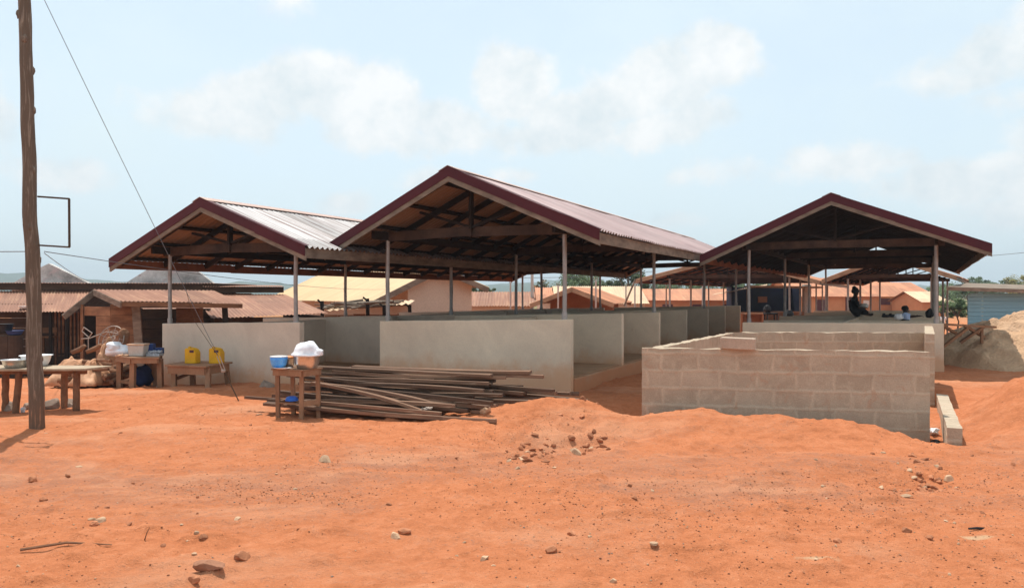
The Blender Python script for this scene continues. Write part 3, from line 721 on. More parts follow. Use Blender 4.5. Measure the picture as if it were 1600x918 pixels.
# ------------------------------------------------------------------ pole, bracket, wires
def build_pole():
    mb = MB(); d = 9.4; bx = X_(58, d); z0 = gz(bx, d)-.35
    pts = []; rad = []
    xs = [(6.2, 33), (5.25, 38), (4.0, 43), (3.0, 46), (2.5, 48), (2.1, 51), (1.6, 52.5), (1.0, 53), (.5, 57), (.0, 58), (-.35, 58.5)]
    n = 46; hs = [t[0] for t in xs][::-1]; px = [t[1] for t in xs][::-1]
    for k in range(n+1):
        z = z0+(6.2-z0)*k/n; x = float(np.interp(z, hs, px))
        w = .016*mnoise.noise(Vector((z*1.7, 3, 1)))
        pts.append((X_(x, d)+w*.7, d+w, z)); rad.append(.089-.0038*max(0, z)+.006*mnoise.noise(Vector((z*3.1, 9, 2))))
    mb.tube(pts, rad, 16)
    for k in range(16):
        z = .5+k*.33+rnd.uniform(-.1, .1); a = rnd.uniform(0, 6.28); x = X_(float(np.interp(z, hs, px)), d)
        mb.blob((x+math.cos(a)*.062, d+math.sin(a)*.062, z), (.03, .03, .055), k, .2, 2)
    MAT['polebark'] = wallmat('dusty_pole_bark', (.33, .265, .205), (.19, .145, .11), (.42, .34, .265), .18, (.40, .19, .10), (.12, .085, .06))
    o = mb.build('utility_pole', 'polebark', smooth=True)
    tag(o, 'rough bare tree trunk pole standing upright at the left edge', 'pole')
    # empty sign bracket
    r = empty('sign_frame', P(61, 386, 9.33), 'empty thin rectangular metal frame fixed to the side of the pole', 'sign frame')
    A, B, C, D = P(59, 307, 9.36), P(108, 310.5, 9.3), P(108.5, 386, 9.3), P(61, 383, 9.36)
    for p, q in ((A, B), (B, C), (C, D)):
        m_ = MB(); m_.beam(p, q, .02, .02, (0, 1, 0)); m_.build('frame_bar', 'ironrust', r)
    # stay wire with its turnbuckle
    top = Vector((X_(37, d), d+.02, 5.75)); gx, gy = X_(378, 11.8), 11.8; g = Vector((gx, gy, gz(gx, gy)))
    w = empty('stay_wire', g, 'thin stay wire running from the pole down to the ground by the small table', 'wire')
    J = P(341, 556, 11.75); K = P(349, 577, 11.77)
    m_ = MB(); m_.tube([top, top.lerp(J, .33)+Vector((0, 0, -.02)), top.lerp(J, .7)+Vector((0, 0, -.02)), J], .0042, 6); m_.build('cable', 'wire', w)
    u1 = top.lerp(J, .80); m_ = MB(); m_.tube([u1, u1.lerp(J, .4)+Vector((-.07, 0, -.06)), J], .0035, 6); m_.build('loose_strand', 'ironrust', w)
    m_ = MB()
    for s in (-.022, .022): m_.tube([J+Vector((s, 0, 0)), K+Vector((s, 0, 0))], .008, 6)
    m_.lathe(K+Vector((0, 0, -.04)), [(.03, 0), (.035, .02), (.03, .04)], 12); m_.build('turnbuckle', 'galv', w)
    m_ = MB(); m_.tube([K, g+Vector((0, 0, -.1))], .009, 6); m_.build('anchor_rod', 'ironrust', w)
    def line(p, q, sag, lab, rr=.008):
        m_ = MB(); p, q = Vector(p), Vector(q); N_ = 16
        m_.tube([p.lerp(q, k/N_)+Vector((0, 0, -sag*4*(k/N_)*(1-k/N_))) for k in range(N_+1)], rr, 5)
        tag(m_.build('power_line', 'wire'), lab, 'cable')
    ph = Vector((X_(55, d), d+.1, Z_(392, d)))
    line(ph+Vector((-.05, 0, 0)), P(-200, 394, 10.5), .0, 'short cable leaving the pole towards the left edge', .006)
    line(ph+Vector((.05, 0, 0)), P(640, 449, 38), .25, 'long thin cable running from the pole behind the zinc roofed shed', .0055)
    line(ph+Vector((.05, 0, -.02)), P(140, 440, 26), .05, 'short cable dropping from the pole to the grey gable', .005)
    line(P(700, 430, 46), P(1020, 424, 47), .25, 'distant cable seen below the eaves of the middle shed', .014)
    line(ptC(4.7, 15, 3.0), P(1760, 372, 30), .1, 'cable leaving the right shed towards the right edge', .009)
build_pole()

# ------------------------------------------------------------------ tables and what stands on them
def tbl(label, corners_top, ztop, legs, leg_r, apron=None, top_m='tablewood', leg_m='tablewood', rails=(), name='wooden_table', round_legs=False, thick=.03):
    """corners_top: plan corners; legs: list of (top xy, foot xy)"""
    c = sum((Vector(p) for p in corners_top), Vector((0, 0)))/len(corners_top)
    root = empty(name, (c.x, c.y, gz(c.x, c.y)), label, 'table')
    mb = MB()
    mb.prism([(p[0], p[1], ztop-thick) for p in corners_top], [(p[0], p[1], ztop) for p in corners_top]); mb.build('tabletop', top_m, root, bevel=.004)
    for (t, f) in legs:
        mb = MB(); fz = gz(*f)-.04
        if round_legs:
            n = 7; pts = [Vector((t[0], t[1], ztop-thick)).lerp(Vector((f[0], f[1], fz)), k/n)+Vector((.012*mnoise.noise(Vector((k*.9, t[0]*5, 0))), 0, 0)) for k in range(n+1)]
            mb.tube(pts, [leg_r*(1+.12*mnoise.noise(Vector((k, t[0]*7, 3)))) for k in range(n+1)], 9)
        else:
            mb.prism([(f[0]+sx*leg_r, f[1]+sy*leg_r, fz) for sx, sy in ((-1, -1), (1, -1), (1, 1), (-1, 1))], [(t[0]+sx*leg_r, t[1]+sy*leg_r, ztop-thick-.001) for sx, sy in ((-1, -1), (1, -1), (1, 1), (-1, 1))])
        mb.build('leg', leg_m, root, smooth=round_legs)
    if apron:
        h, inset = apron; n = len(corners_top); mb = MB()
        q = [c+(Vector(p)-c)*inset for p in corners_top]
        for i in range(n):
            p0, p1 = q[i], q[(i+1) % n]; dd = (p1-p0).normalized()*.012
            mb.beam((p0.x+dd.x, p0.y+dd.y, ztop-thick-h/2-.001), (p1.x-dd.x, p1.y-dd.y, ztop-thick-h/2-.001), .022, h)
        mb.build('apron', leg_m, root)
    for (p, q_, w, h) in rails:
        mb = MB(); mb.beam(p, q_, w, h); mb.build('rail', leg_m, root)
    return root
def basin(label, c, r, h, mat='alu', name='basin', cat='basin', sx=1., sy=1.):
    mb = MB(); prof = [(r*.62, 0), (r*.72, .01), (r*.86, h*.45), (r*.95, h*.93), (r*1.06, h), (r*1.06, h*1.03), (r*.93, h*.99), (r*.83, h*.45), (r*.70, .02), (.002, .018)]
    mb.lathe(c, prof, 32, sx, sy); return tag(mb.build(name, mat, smooth=True), label, cat)

def build_table_left():
    d = 10.9
    x0, x1 = X_(-70, d), X_(155, 10.7)
    z = .625
    cs = [(x0, 10.45), (x1-.12, 10.55), (x1+.02, 11.0), (x0, 11.15)]
    legs = []
    for px, dd in ((8, 10.95), (25, 10.75), (100, 10.95), (119, 10.72), (-60, 10.7)):
        legs.append(((X_(px+1, dd), dd), (X_(px, dd), dd+.0)))
    legs[1] = ((X_(30, 10.7), 10.7), (X_(24, 10.7), 10.7))
    tbl('long rough table of grey boards on crooked pole legs, by the trunk pole', cs, z, legs, .045, None, 'tabletopgrey', 'log', [((X_(-40, 10.8), 10.72, z-.06), (X_(140, 10.8), 10.72, z-.06), .05, .06)], round_legs=True)
    basin('wide shiny metal basin at the left end of the long rough table', (X_(21, 10.65), 10.68, z+.001), .165, .11)
    basin('white enamel basin on the long table, half hidden by the pole', (X_(53, 10.9), 10.95, z+.001), .20, .15, 'white')
    rocks = [(15, 642, .10), (38, 637, .09), (82, 636, .11), (101, 635, .115), (112, 636, .05)]
    for i, (px, py, s) in enumerate(rocks):
        x, y = X_(px, 11), 11.0+.1*(i % 2); mb = MB(); mb.rock((x, y, gz(x, y)+s*.35), (s, s*.8, s*.8), i+3)
        tag(mb.build('rock', 'greystone', smooth=False), ['squat grey rock between the left legs of the long table', 'dark rock just left of the pole foot under the long table', 'grey rock under the long table right of the pole', 'rounded grey rock at the right legs of the long table', 'smallest rock between the right legs of the long table'][i], 'rock')
    x, y = X_(39, 10.9), 10.85; mb = MB(); mb.blob((x, y, gz(x, y)+.03), (.035, .03, .05), 8, .3, 2); tag(mb.build('plastic_scrap', 'white'), 'small white plastic scrap under the long table', 'litter')
build_table_left()

def build_table_mid():
    d = 10.35; z = .66
    A = Vector((X_(423, 10.2), 10.2)); B = Vector((X_(473, 10.02), 10.02)); C = Vector((X_(505, 10.35), 10.35)); D = Vector((X_(455, 10.55), 10.55))
    foot = [((X_(433, 10.22), 10.24), (X_(434, 10.22), 10.24)), ((X_(471, 10.08), 10.10), (X_(470, 10.08), 10.10)), ((X_(496, 10.33), 10.34), (X_(498, 10.33), 10.34)), ((X_(457, 10.5), 10.5), (X_(459, 10.5), 10.5))]
    zz = gz(X_(470, 10.1), 10.1)
    f = [Vector((t[1][0], t[1][1], zz+.20)) for t in foot]
    tbl('tall narrow wooden stand table holding basins before the plank heap', [A, B, C, D], z, foot, .026, (.07, .93), 'tablewood', 'tablewood', [(f[1], f[2], .03, .07), (f[3], f[0], .03, .06), (f[0], f[1], .03, .02)], thick=.02)
    c = Vector((X_(479, 10.2), 10.22, z+.001))
    basin('large aluminium basin heaped with white cloth on the stand table', c, .165, .17, sx=1.12, sy=.95)
    mb = MB(); N_ = 40
    prof = [(.17, .168), (.192, .172), (.19, .19), (.165, .21), (.15, .26), (.125, .31), (.075, .345), (.03, .352), (.002, .353)]
    vs = MB(); vs.lathe((c.x, c.y, c.z), prof, 40, 1.1, .95)
    vs.v = [tuple(Vector(p)+Vector((.012, .0, .014))*mnoise.noise(Vector(p)*8)*(2 if p[2] > c.z+.2 else .5)) for p in vs.v]
    vs.blob((c.x+.16, c.y-.02, c.z+.215), (.062, .07, .045), 4, .15, 3)
    tag(vs.build('cloth_bundle', 'cloth_white', smooth=True), 'bulging white cloth heaped over the large aluminium basin', 'cloth')
    b = empty('bowl', (X_(440, 10.25), 10.27, z), 'blue patterned bowl with white rim at the left end of the stand table', 'bowl')
    mb = MB(); mb.lathe((X_(435, 10.22), 10.24, z+.004), [(.07, 0), (.10, .05), (.112, .11), (.115, .148), (.105, .146), (.09, .02), (.002, .015)], 28); mb.build('bowl_body', 'bluepattern', b, smooth=True)
    mb = MB(); mb.lathe((X_(435, 10.22), 10.24, z+.150), [(.108, 0), (.118, .004), (.118, .012), (.06, .018), (.002, .018)], 28); mb.build('rim', 'white', b, smooth=True)
    o = basin('small metal bowl with orange cover between the blue bowl and the basin', (X_(450, 10.36), 10.4, z+.001), .085, .12)
    mb = MB(); mb.lathe((X_(450, 10.36), 10.4, z+.125), [(.09, 0), (.098, .006), (.07, .026), (.002, .034)], 24, rz=.0); tag(mb.build('orange_cover', 'orangeplastic', smooth=True), 'orange cover lying on the small metal bowl', 'lid')
    mb = MB(); mb.lathe((X_(441, 10.12), 10.14, z+.001), [(.06, 0), (.105, .014), (.107, .018), (.05, .008), (.002, .008)], 28, 1.2, .5); tag(mb.build('plate', 'white', smooth=True), 'flat white plate at the front edge of the stand table', 'plate')
    p = (f[3]+f[0])/2+Vector((.09, -.05, .012)); p.z = zz+.215
    mb = MB(); mb.lathe(p, [(.085, 0), (.088, .01), (.07, .05), (.045, .062), (.002, .062)], 24); tag(mb.build('bowl', 'blue', smooth=True), 'upturned plain blue bowl on the low shelf of the stand table', 'bowl')
build_table_mid()

def jerrycan(label, c, rz):
    root = empty('jerrycan', c, label, 'jerrycan', 'yellow jerrycans'); c = Vector(c); m = Matrix.Rotation(rz, 3, 'Z')
    import bmesh
    def bx(name, o, d, mat, bev):
        mb = MB(); p = [c+m@Vector((o[0]+sx*d[0]/2, o[1]+sy*d[1]/2, o[2]+sz*d[2]/2)) for sx, sy, sz in ((-1,-1,-1),(1,-1,-1),(1,1,-1),(-1,1,-1),(-1,-1,1),(1,-1,1),(1,1,1),(-1,1,1))]
        mb.prism(p[:4], p[4:]); return mb.build(name, mat, root, bevel=bev, smooth=False)
    mb = MB(); w, dd, h = .225, .15, .27
    # body as rounded slab with handle gap on its top corner
    ring = [(-.5, 0), (.5, 0), (.5, .70), (.32, .95), (.05, .98), (-.42, 1.0), (-.5, .93)]
    fr = [c+m@Vector((x*w, -dd/2, z*h)) for x, z in ring]; bk = [c+m@Vector((x*w, dd/2, z*h)) for x, z in ring]
    mb.prism(bk, fr); mb.build('can_body', 'yellow', root, bevel=.02, smooth=False)
    bx('slot_shade_patch', (.035, -dd/2-.0015, h*.80), (.085, .004, .045), 'shutter', 0)  # thin dark plate on the face, painting the shade of a handle slot
    mb = MB(); q = c+m@Vector((-.06, 0, h+.0)); mb.lathe(q, [(.026, -.004), (.026, .02), (.02, .026)], 16); mb.build('cap', 'yellow', root)
    mb = MB(); mb.tube([c+m@Vector((.10, 0, h*.70)), c+m@Vector((.075, 0, h*.97)), c+m@Vector((-.02, 0, h*1.02))], .012, 8); mb.build('handle', 'yellow', root, smooth=True)
def build_table_can():
    fz = .36
    A = (X_(257, 13.4), 13.4); B = (X_(322, 13.1), 13.1); C = (X_(362, 13.9), 13.95); D = (X_(293, 14.2), 14.25)
    legs = [((X_(271, 13.42), 13.45), (X_(272, 13.42), 13.42)), ((X_(324, 13.2), 13.25), (X_(326, 13.15), 13.12)), ((X_(353, 13.9), 13.9), (X_(356, 13.9), 13.92)), ((X_(300, 14.1), 14.1), (X_(301, 14.1), 14.12))]
    z = Z_(570, 13.3)
    g0 = gz(X_(285, 13.5), 13.5)
    tbl('low wide table with splayed legs carrying two yellow jerrycans, against the plastered wall', [A, B, C, D], z, legs, .04, (.13, .90), 'tablewood', 'tablewood', [((legs[0][1][0], legs[0][1][1], g0+.13), (legs[3][1][0], legs[3][1][1], g0+.18), .03, .05)])
    jerrycan('yellow jerrycan on the low table, left of its twin', (X_(301, 13.65), 13.65, z+.001), R(-14))
    jerrycan('yellow jerrycan on the low table, right of its twin where the stay wire passes', (X_(337, 13.6), 13.65, z+.001), R(-10))
build_table_can()

def build_stall():
    A = (X_(179, 13.9), 13.9); B = (X_(205, 13.6), 13.55); C = (X_(254, 13.75), 13.7); D = (X_(228, 14.3), 14.4)
    z = Z_(556, 13.8)
    B2 = (X_(253, 13.6), 13.5)
    cs = [A, (X_(206, 13.55), 13.5), B2, (X_(253, 14.4), 14.4), (X_(190, 14.4), 14.4)]
    legs = [((X_(187, 13.95), 13.95), (X_(187, 13.95), 13.95)), ((X_(208, 13.62), 13.62), (X_(207, 13.62), 13.62)), ((X_(250, 13.65), 13.65), (X_(251, 13.65), 13.65)), ((X_(233, 14.3), 14.3), (X_(232, 14.3), 14.3)), ((X_(243, 14.3), 14.3), (X_(243, 14.3), 14.3))]
    g0 = gz(*legs[0][1])
    tbl('sturdy reddish stall table at the left corner of the zinc roofed shed, holding a tub', cs, z, legs, .042, (.075, .95), 'tablewood', 'tablewood', [((*legs[0][1], g0+.13), (*legs[1][1], g0+.13), .03, .055)])
    t = empty('storage_tub', (X_(213, 13.75), 13.8, z), 'cloudy plastic tub with a tan lid on the stall table', 'tub'); c = Vector((X_(213, 13.75), 13.82, z+.001))
    mb = MB(); q = lambda w, d_, zz: [(c.x-w, c.y-d_, c.z+zz), (c.x+w, c.y-d_, c.z+zz), (c.x+w, c.y+d_, c.z+zz), (c.x-w, c.y+d_, c.z+zz)]
    mb.prism(q(.125, .09, 0), q(.15, .11, .195)); mb.build('tub_body', 'clear', t, bevel=.015)
    mb = MB(); mb.prism(q(.16, .12, .196), q(.155, .115, .222)); mb.build('lid', 'tanlid', t, bevel=.006)
    for (px, yy, w, h, lab, m_) in ((234, 14.15, .16, .20, 'dark blue carton on the stall table beside the tub', 'bluecard'), (246, 14.2, .2, .12, 'low dark blue carton near the shed wall on the stall table', 'bluecard')):
        mb = MB(); mb.box((X_(px, yy), yy, z+h/2+.001), (w, .14, h), .1); tag(mb.build('carton', m_, bevel=.004), lab, 'carton')
    mb = MB()
    for k in range(34):
        mb.blob((X_(rnd.uniform(232, 252), 13.9), 13.9+rnd.uniform(-.07, .08), z+.05+rnd.uniform(0, .03)), (rnd.uniform(.02, .035), .02, .02), k, .4, 1)
    mb.box((X_(242, 13.9), 13.9, z+.02), (.24, .18, .04)); tag(mb.build('packets_tray', 'silverjunk'), 'tray of small silvery packets at the end of the stall table', 'tray')
    mb = MB(); 
    for k in range(12): mb.blob((X_(190+k*1.3, 13.85), 13.8+rnd.uniform(-.05, .05), z+.018), (.04, .025, .018), k, .4, 1)
    tag(mb.build('dried_leaves', 'tanlid'), 'small heap of tan wrappers at the left end of the stall table', 'wrappers')
    mb = MB(); mb.blob((X_(186, 14.1), 14.15, z+.06), (.25, .16, .13), 5, .22, 3, flat=-.09); mb.blob((X_(178, 14.1), 14.1, z+.14), (.14, .12, .09), 9, .2, 3)
    tag(mb.build('white_sack', 'cloth_white', smooth=True), 'crumpled white plastic sack lying at the back of the stall table', 'sack')
    x, y = X_(222, 14.2), 14.2; mb = MB(); mb.blob((x, y, gz(x, y)+.2), (.19, .15, .2), 6, .3, 3, flat=-.2)
    tag(mb.build('cloth_heap', 'navy', smooth=True), 'dark blue cloth bundle stuffed under the stall table', 'cloth')
    x, y = X_(247, 13.7), 13.9; mb = MB()
    mb.prism([(X_(245, 13.8), 13.75, gz(x, y)-.02), (X_(254, 13.8), 13.75, gz(x, y)-.02), (X_(254, 13.8), 13.79, gz(x, y)-.02), (X_(245, 13.8), 13.79, gz(x, y)-.02)], [(X_(250, 13.8), 13.8, gz(x, y)+.16), (X_(254.5, 13.8), 13.8, gz(x, y)+.24), (X_(254.5, 13.8), 13.83, gz(x, y)+.24), (X_(250, 13.8), 13.83, gz(x, y)+.16)])
    tag(mb.build('broken_sheet', 'galv'), 'torn scrap of metal sheet leaning at the wall corner', 'scrap')
build_stall()

def build_firewood():
    # logs
    spots = [(128, 600, .07, .5), (140, 603, .06, .45), (155, 600, .075, .6), (108, 598, .06, .5), (112, 606, .05, .4), (168, 597, .08, .5), (182, 588, .075, .55), (172, 580, .06, .5), (195, 575, .06, .5), (120, 588, .08, .35), (160, 590, .07, .5), (185, 600, .07, .4)]
    for i, (px, py, r_, ln) in enumerate(spots):
        y = 14.3+.25*((i*7) % 3)*.5; x = X_(px, y); z = max(Z_(py, y), gz(x, y)+r_*.9); a = R(rnd.uniform(-35, 60)) if i % 3 else R(80)
        dx, dy = math.cos(a)*ln/2, math.sin(a)*ln/2
        mb = MB(); mb.tube([(x-dx, y-dy, z), (x-dx*.3, y-dy*.3, z+.01), (x+dx*.4, y+dy*.4, z-.01), (x+dx, y+dy, z+rnd.uniform(-.02, .05))], [r_, r_*1.05, r_*.95, r_*.9], 10)
        tag(mb.build('firewood_log', 'log', smooth=False), 'short cut log lying in the firewood heap under brown sheets', 'log', 'logs in the firewood heap')
    for k in range(26):
        y = rnd.uniform(14.0, 14.9); px = rnd.uniform(96, 196); hgt = .08+.42*math.exp(-((px-158)/34)**2)*rnd.uniform(.3, 1.1); x = X_(px, y); z = gz(x, y)+hgt; a = rnd.uniform(0, 3.14); ln = rnd.uniform(.3, .65); t = rnd.uniform(-.3, .3)
        dv = Vector((math.cos(a)*math.cos(t), math.sin(a)*math.cos(t), math.sin(t)))*ln/2; c = Vector((x, y, z)); r_ = rnd.uniform(.025, .065)
        mb = MB(); mb.tube([c-dv, c-dv*.3+Vector((0, 0, .01)), c+dv*.4, c+dv], [r_, r_*1.05, r_*.95, r_*.85], 9); tag(mb.build('firewood_log', 'log'), 'short cut log lying in the firewood heap under brown sheets', 'log', 'logs in the firewood heap')
    # crumpled brown sheets
    def sheet(label, px0, px1, yc, zt, seed, dx=.0, ry=.55):
        mb = MB(); x0, x1 = X_(px0, yc), X_(px1, yc)
        def fn(u, v):
            x = x0+(x1-x0)*u; y = yc-ry+2*ry*v
            e = (math.sin(math.pi*min(1, max(0, u)))**.6)*(math.sin(math.pi*v)**.6)
            p = Vector((x*4, y*4, seed)); k = mnoise.noise(p)*.16+abs(mnoise.noise(p*2.7))*.12
            g0 = gz(x, y)
            return (x+.08*mnoise.noise(p*1.3+Vector((9, 0, 0))), y+.08*mnoise.noise(p*1.3), g0+.05+(zt-g0)*e*(.75+k*1.8))
        mb.grid(fn, 46, 34); tag(mb.build('crumpled_sheet', 'tarp', smooth=True, solid=.006), label, 'sheet')
    sheet('pale brown crumpled sheet draped over the left of the firewood heap', 92, 140, 14.6, .50, 3)
    sheet('brown crumpled sheet hanging over the front of the firewood heap', 128, 168, 14.2, .46, 17)
    sheet('tall folded brown sheet at the top of the firewood heap by the stall table', 148, 186, 14.85, .80, 29, ry=.3)
    for i, (px, py, w, lab) in enumerate(((122, 546, .26, 'curled bark slab on the top left of the firewood heap'), (146, 545, .28, 'rolled dark mat leaning on top of the firewood heap'))):
        y = 14.9; x = X_(px, y); z = Z_(py, y); mb = MB(); mb.tube([(x-w/2, y, z-.06), (x, y+.05, z+.0), (x+w/2, y, z+.07)], [.04, .05, .04], 9); tag(mb.build('bark_roll', 'log' if i == 0 else 'plankwall', smooth=True), lab, 'bark')
    # wire cage and metal chair frame standing on the heap
    y = 15.2; c = P(174, 530, y)
    r = empty('wire_cage', (c.x, c.y, Z_(548, y)), 'round wire fan guard leaning on the firewood heap', 'wire guard')
    for k, rr in enumerate((.26, .17, .055)):
        mb = MB(); mb.tube([(c.x+rr*.95*math.cos(t*2*math.pi/28), c.y+.10*math.sin(t*2*math.pi/28), c.z+rr*math.sin(t*2*math.pi/28)) for t in range(29)], .010 if k == 0 else .006, 6, False); mb.build('ring', 'galv', r)
    mb = MB()
    for k in range(9):
        a = k*2*math.pi/9; mb.tube([(c.x, c.y, c.z), (c.x+.25*math.cos(a), c.y+.1*math.sin(a), c.z+.26*math.sin(a))], .005, 5)
    mb.build('spokes', 'galv', r)
    r = empty('chair_frame', P(140, 548, y), 'bent bare metal chair frame lying upturned on the firewood heap', 'chair frame')
    def poly(name, pts, closed=False):
        q = [P(a, b, y+dd) for a, b, dd in pts]; q = q+[q[0]] if closed else q
        mb = MB()
        for s_, e_ in zip(q[:-1], q[1:]): mb.tube([s_, e_], .010, 6)
        mb.build(name, 'galv', r)
    poly('back_frame', [(131, 511, 0), (144, 520, 0), (139, 527, .05), (128, 517, .05)], True)
    poly('seat_frame', [(127, 529, 0), (140, 528, 0), (166, 518, .1), (185, 521, .2), (160, 533, .15)])
    poly('leg', [(138, 528, 0), (138, 548, 0)]); poly('leg', [(155, 543, .1), (172, 538, .2)])
    mb = MB(); q = P(194, 528, 15.3); mb.blob(q, (.10, .1, .22), 7, .2, 2); tag(mb.build('tree_stump', 'log'), 'upright reddish log stump between the wire guard and the leaning plank', 'stump')
build_firewood()

# ------------------------------------------------------------------ plank heap
def build_planks():
    g = Vector((.915, -.404, 0)); n = Vector((.404, .915, 0)); c0 = Vector((-1.70, 10.95, 0))
    rr = random.Random(5)
    def plank(c, ln, w, t, yaw, pitch, bend, roll):
        mb = MB(); N_ = 10; vs = []
        for k in range(N_+1):
            x = -ln/2+ln*k/N_; dz = bend*(1-(2*x/ln)**2); dyy = .4*bend*math.sin(3*x/ln)
            e = .004*rr.random()
            vs += [(x, dyy-w/2, dz), (x, dyy+w/2, dz), (x, dyy+w/2+e*0, dz+t), (x, dyy-w/2, dz+t)]
        fs = [(3, 2, 1, 0), tuple(N_*4+i for i in range(4))]
        for k in range(N_):
            for i in range(4): fs.append((k*4+i, k*4+(i+1) % 4, k*4+4+(i+1) % 4, k*4+4+i))
        mb.add(vs, fs); o = mb.build('plank', 'plank', origin=(0, 0, 0), bevel=.003)
        o.location = c; o.rotation_euler = (roll, pitch, yaw)
        tag(o, 'weathered rough sawn plank lying in the long untidy heap', 'plank', 'planks in the heap before the grey walls')
    base_yaw = math.atan2(g.y, g.x)
    cols = np.linspace(-.85, .95, 13)
    for ci, v in enumerate(cols):
        nlay = int(round(1.7+5.2*math.exp(-((v-.25)/.60)**2)))
        for k in range(nlay):
            if 0 < k < nlay-1 and rr.random() < .22: continue
            sh = rr.uniform(-.2 if v < -.1 else -.5, .5)+(.25 if k < 2 else 0)*rr.choice((-1, 1))+.45*(v > .2)*(k < 3)+.05*k
            ln = rr.uniform(2.6, 3.5)*(.9 if v < -.2 else 1); w = rr.choice((.06, .08, .10, .12)); t = rr.uniform(.035, .05)
            p = c0+g*sh+n*(v+rr.uniform(-.035, .035))
            z = max(gz(p.x, p.y), gz(*(p+g*1.6).xy), gz(*(p-g*1.6).xy))*.6+gz(p.x, p.y)*.4
            plank(Vector((p.x, p.y, z+.012+k*.068+rr.uniform(0, .03))), ln, w, t, base_yaw+R(rr.gauss(0, 5.5)), R(rr.gauss(0, 1.3)), rr.choice((0, .01, -.015, .03, -.03)), R(rr.gauss(0, 3)))
    # loose ones on top and around
    def by_px(a, b, da, db, za=None, zb=None, w=.11, t=.04, bend=0.):
        p = P(a[0], a[1], da); q = P(b[0], b[1], db); c = (p+q)/2; d = q-p
        plank(c, d.length, w, t, math.atan2(d.y, d.x), -math.asin(d.z/d.length), bend, R(rr.uniform(-6, 6)))
    by_px((555, 600), (760, 585), 11.0, 11.2, bend=-.03)
    by_px((470, 583), (775, 606), 11.4, 10.7)
    by_px((450, 588), (770, 614), 11.2, 10.35, bend=-.02)
    by_px((490, 600), (660, 644), 10.7, 10.0, bend=.04)
    by_px((470, 600), (690, 636), 10.8, 10.05, bend=.05)
    by_px((415, 632), (665, 654), 10.55, 9.9, w=.13)
    by_px((420, 627), (660, 648), 10.65, 9.98, w=.1)
    by_px((760, 612), (905, 617), 11.4, 11.3, w=.1)
    by_px((740, 606), (855, 612), 11.6, 11.4, w=.1)
    by_px((720, 600), (845, 624), 11.5, 10.9, w=.12)
    by_px((680, 640), (725, 614), 10.2, 10.5, w=.08)
    by_px((570, 581), (640, 588), 11.7, 11.6, w=.03, t=.03)
    # knotted scrap of dark wire caught on the planks
    mb = MB(); c = P(667, 640, 9.95)
    for k in range(5): mb.tube([c+Vector((rnd.uniform(-.08, .08), rnd.uniform(-.03, .03), rnd.uniform(0, .04))) for _ in range(4)], .006, 5)
    tag(mb.build('wire_tangle', 'galv'), 'small tangle of shiny wire caught on the front of the plank heap', 'wire')
build_planks()

# ------------------------------------------------------------------ houses
def quad_wall(mb, p, q, z0, z1, th=.12):
    p, q = Vector((*p, 0)), Vector((*q, 0)); d = (q-p); nrm = Vector((-d.y, d.x, 0)).normalized()
    mb.frame_box(p+Vector((0, 0, z0)), d, nrm*th, Vector((0, 0, z1-z0)))
def plank_wall(root, p, q, z0, z1, mat, h=.2, upright=False, name='plank_wall', gap=.008, th=.03):
    p, q = Vector((*p, 0)), Vector((*q, 0)); d = q-p; L_ = d.length; u = d.normalized(); nr = Vector((-u.y, u.x, 0)); mb = MB()
    if upright:
        k = 0.
        while k < L_-.02:
            w = min(h*rnd.uniform(.7, 1.2), L_-k); mb.frame_box(p+u*k+nr*rnd.uniform(0, .012)+Vector((0, 0, z0)), u*(w-gap), nr*th, Vector((0, 0, z1-z0+rnd.uniform(-.03, .02)))); k += w
    else:
        z = z0
        while z < z1-.02:
            hh = min(h*rnd.uniform(.75, 1.25), z1-z); mb.frame_box(p+nr*rnd.uniform(0, .015)+Vector((0, 0, z)), d+u*rnd.uniform(-.02, .02), nr*th, Vector((0, 0, hh-gap))); z += hh
    return mb.build(name, mat, root)

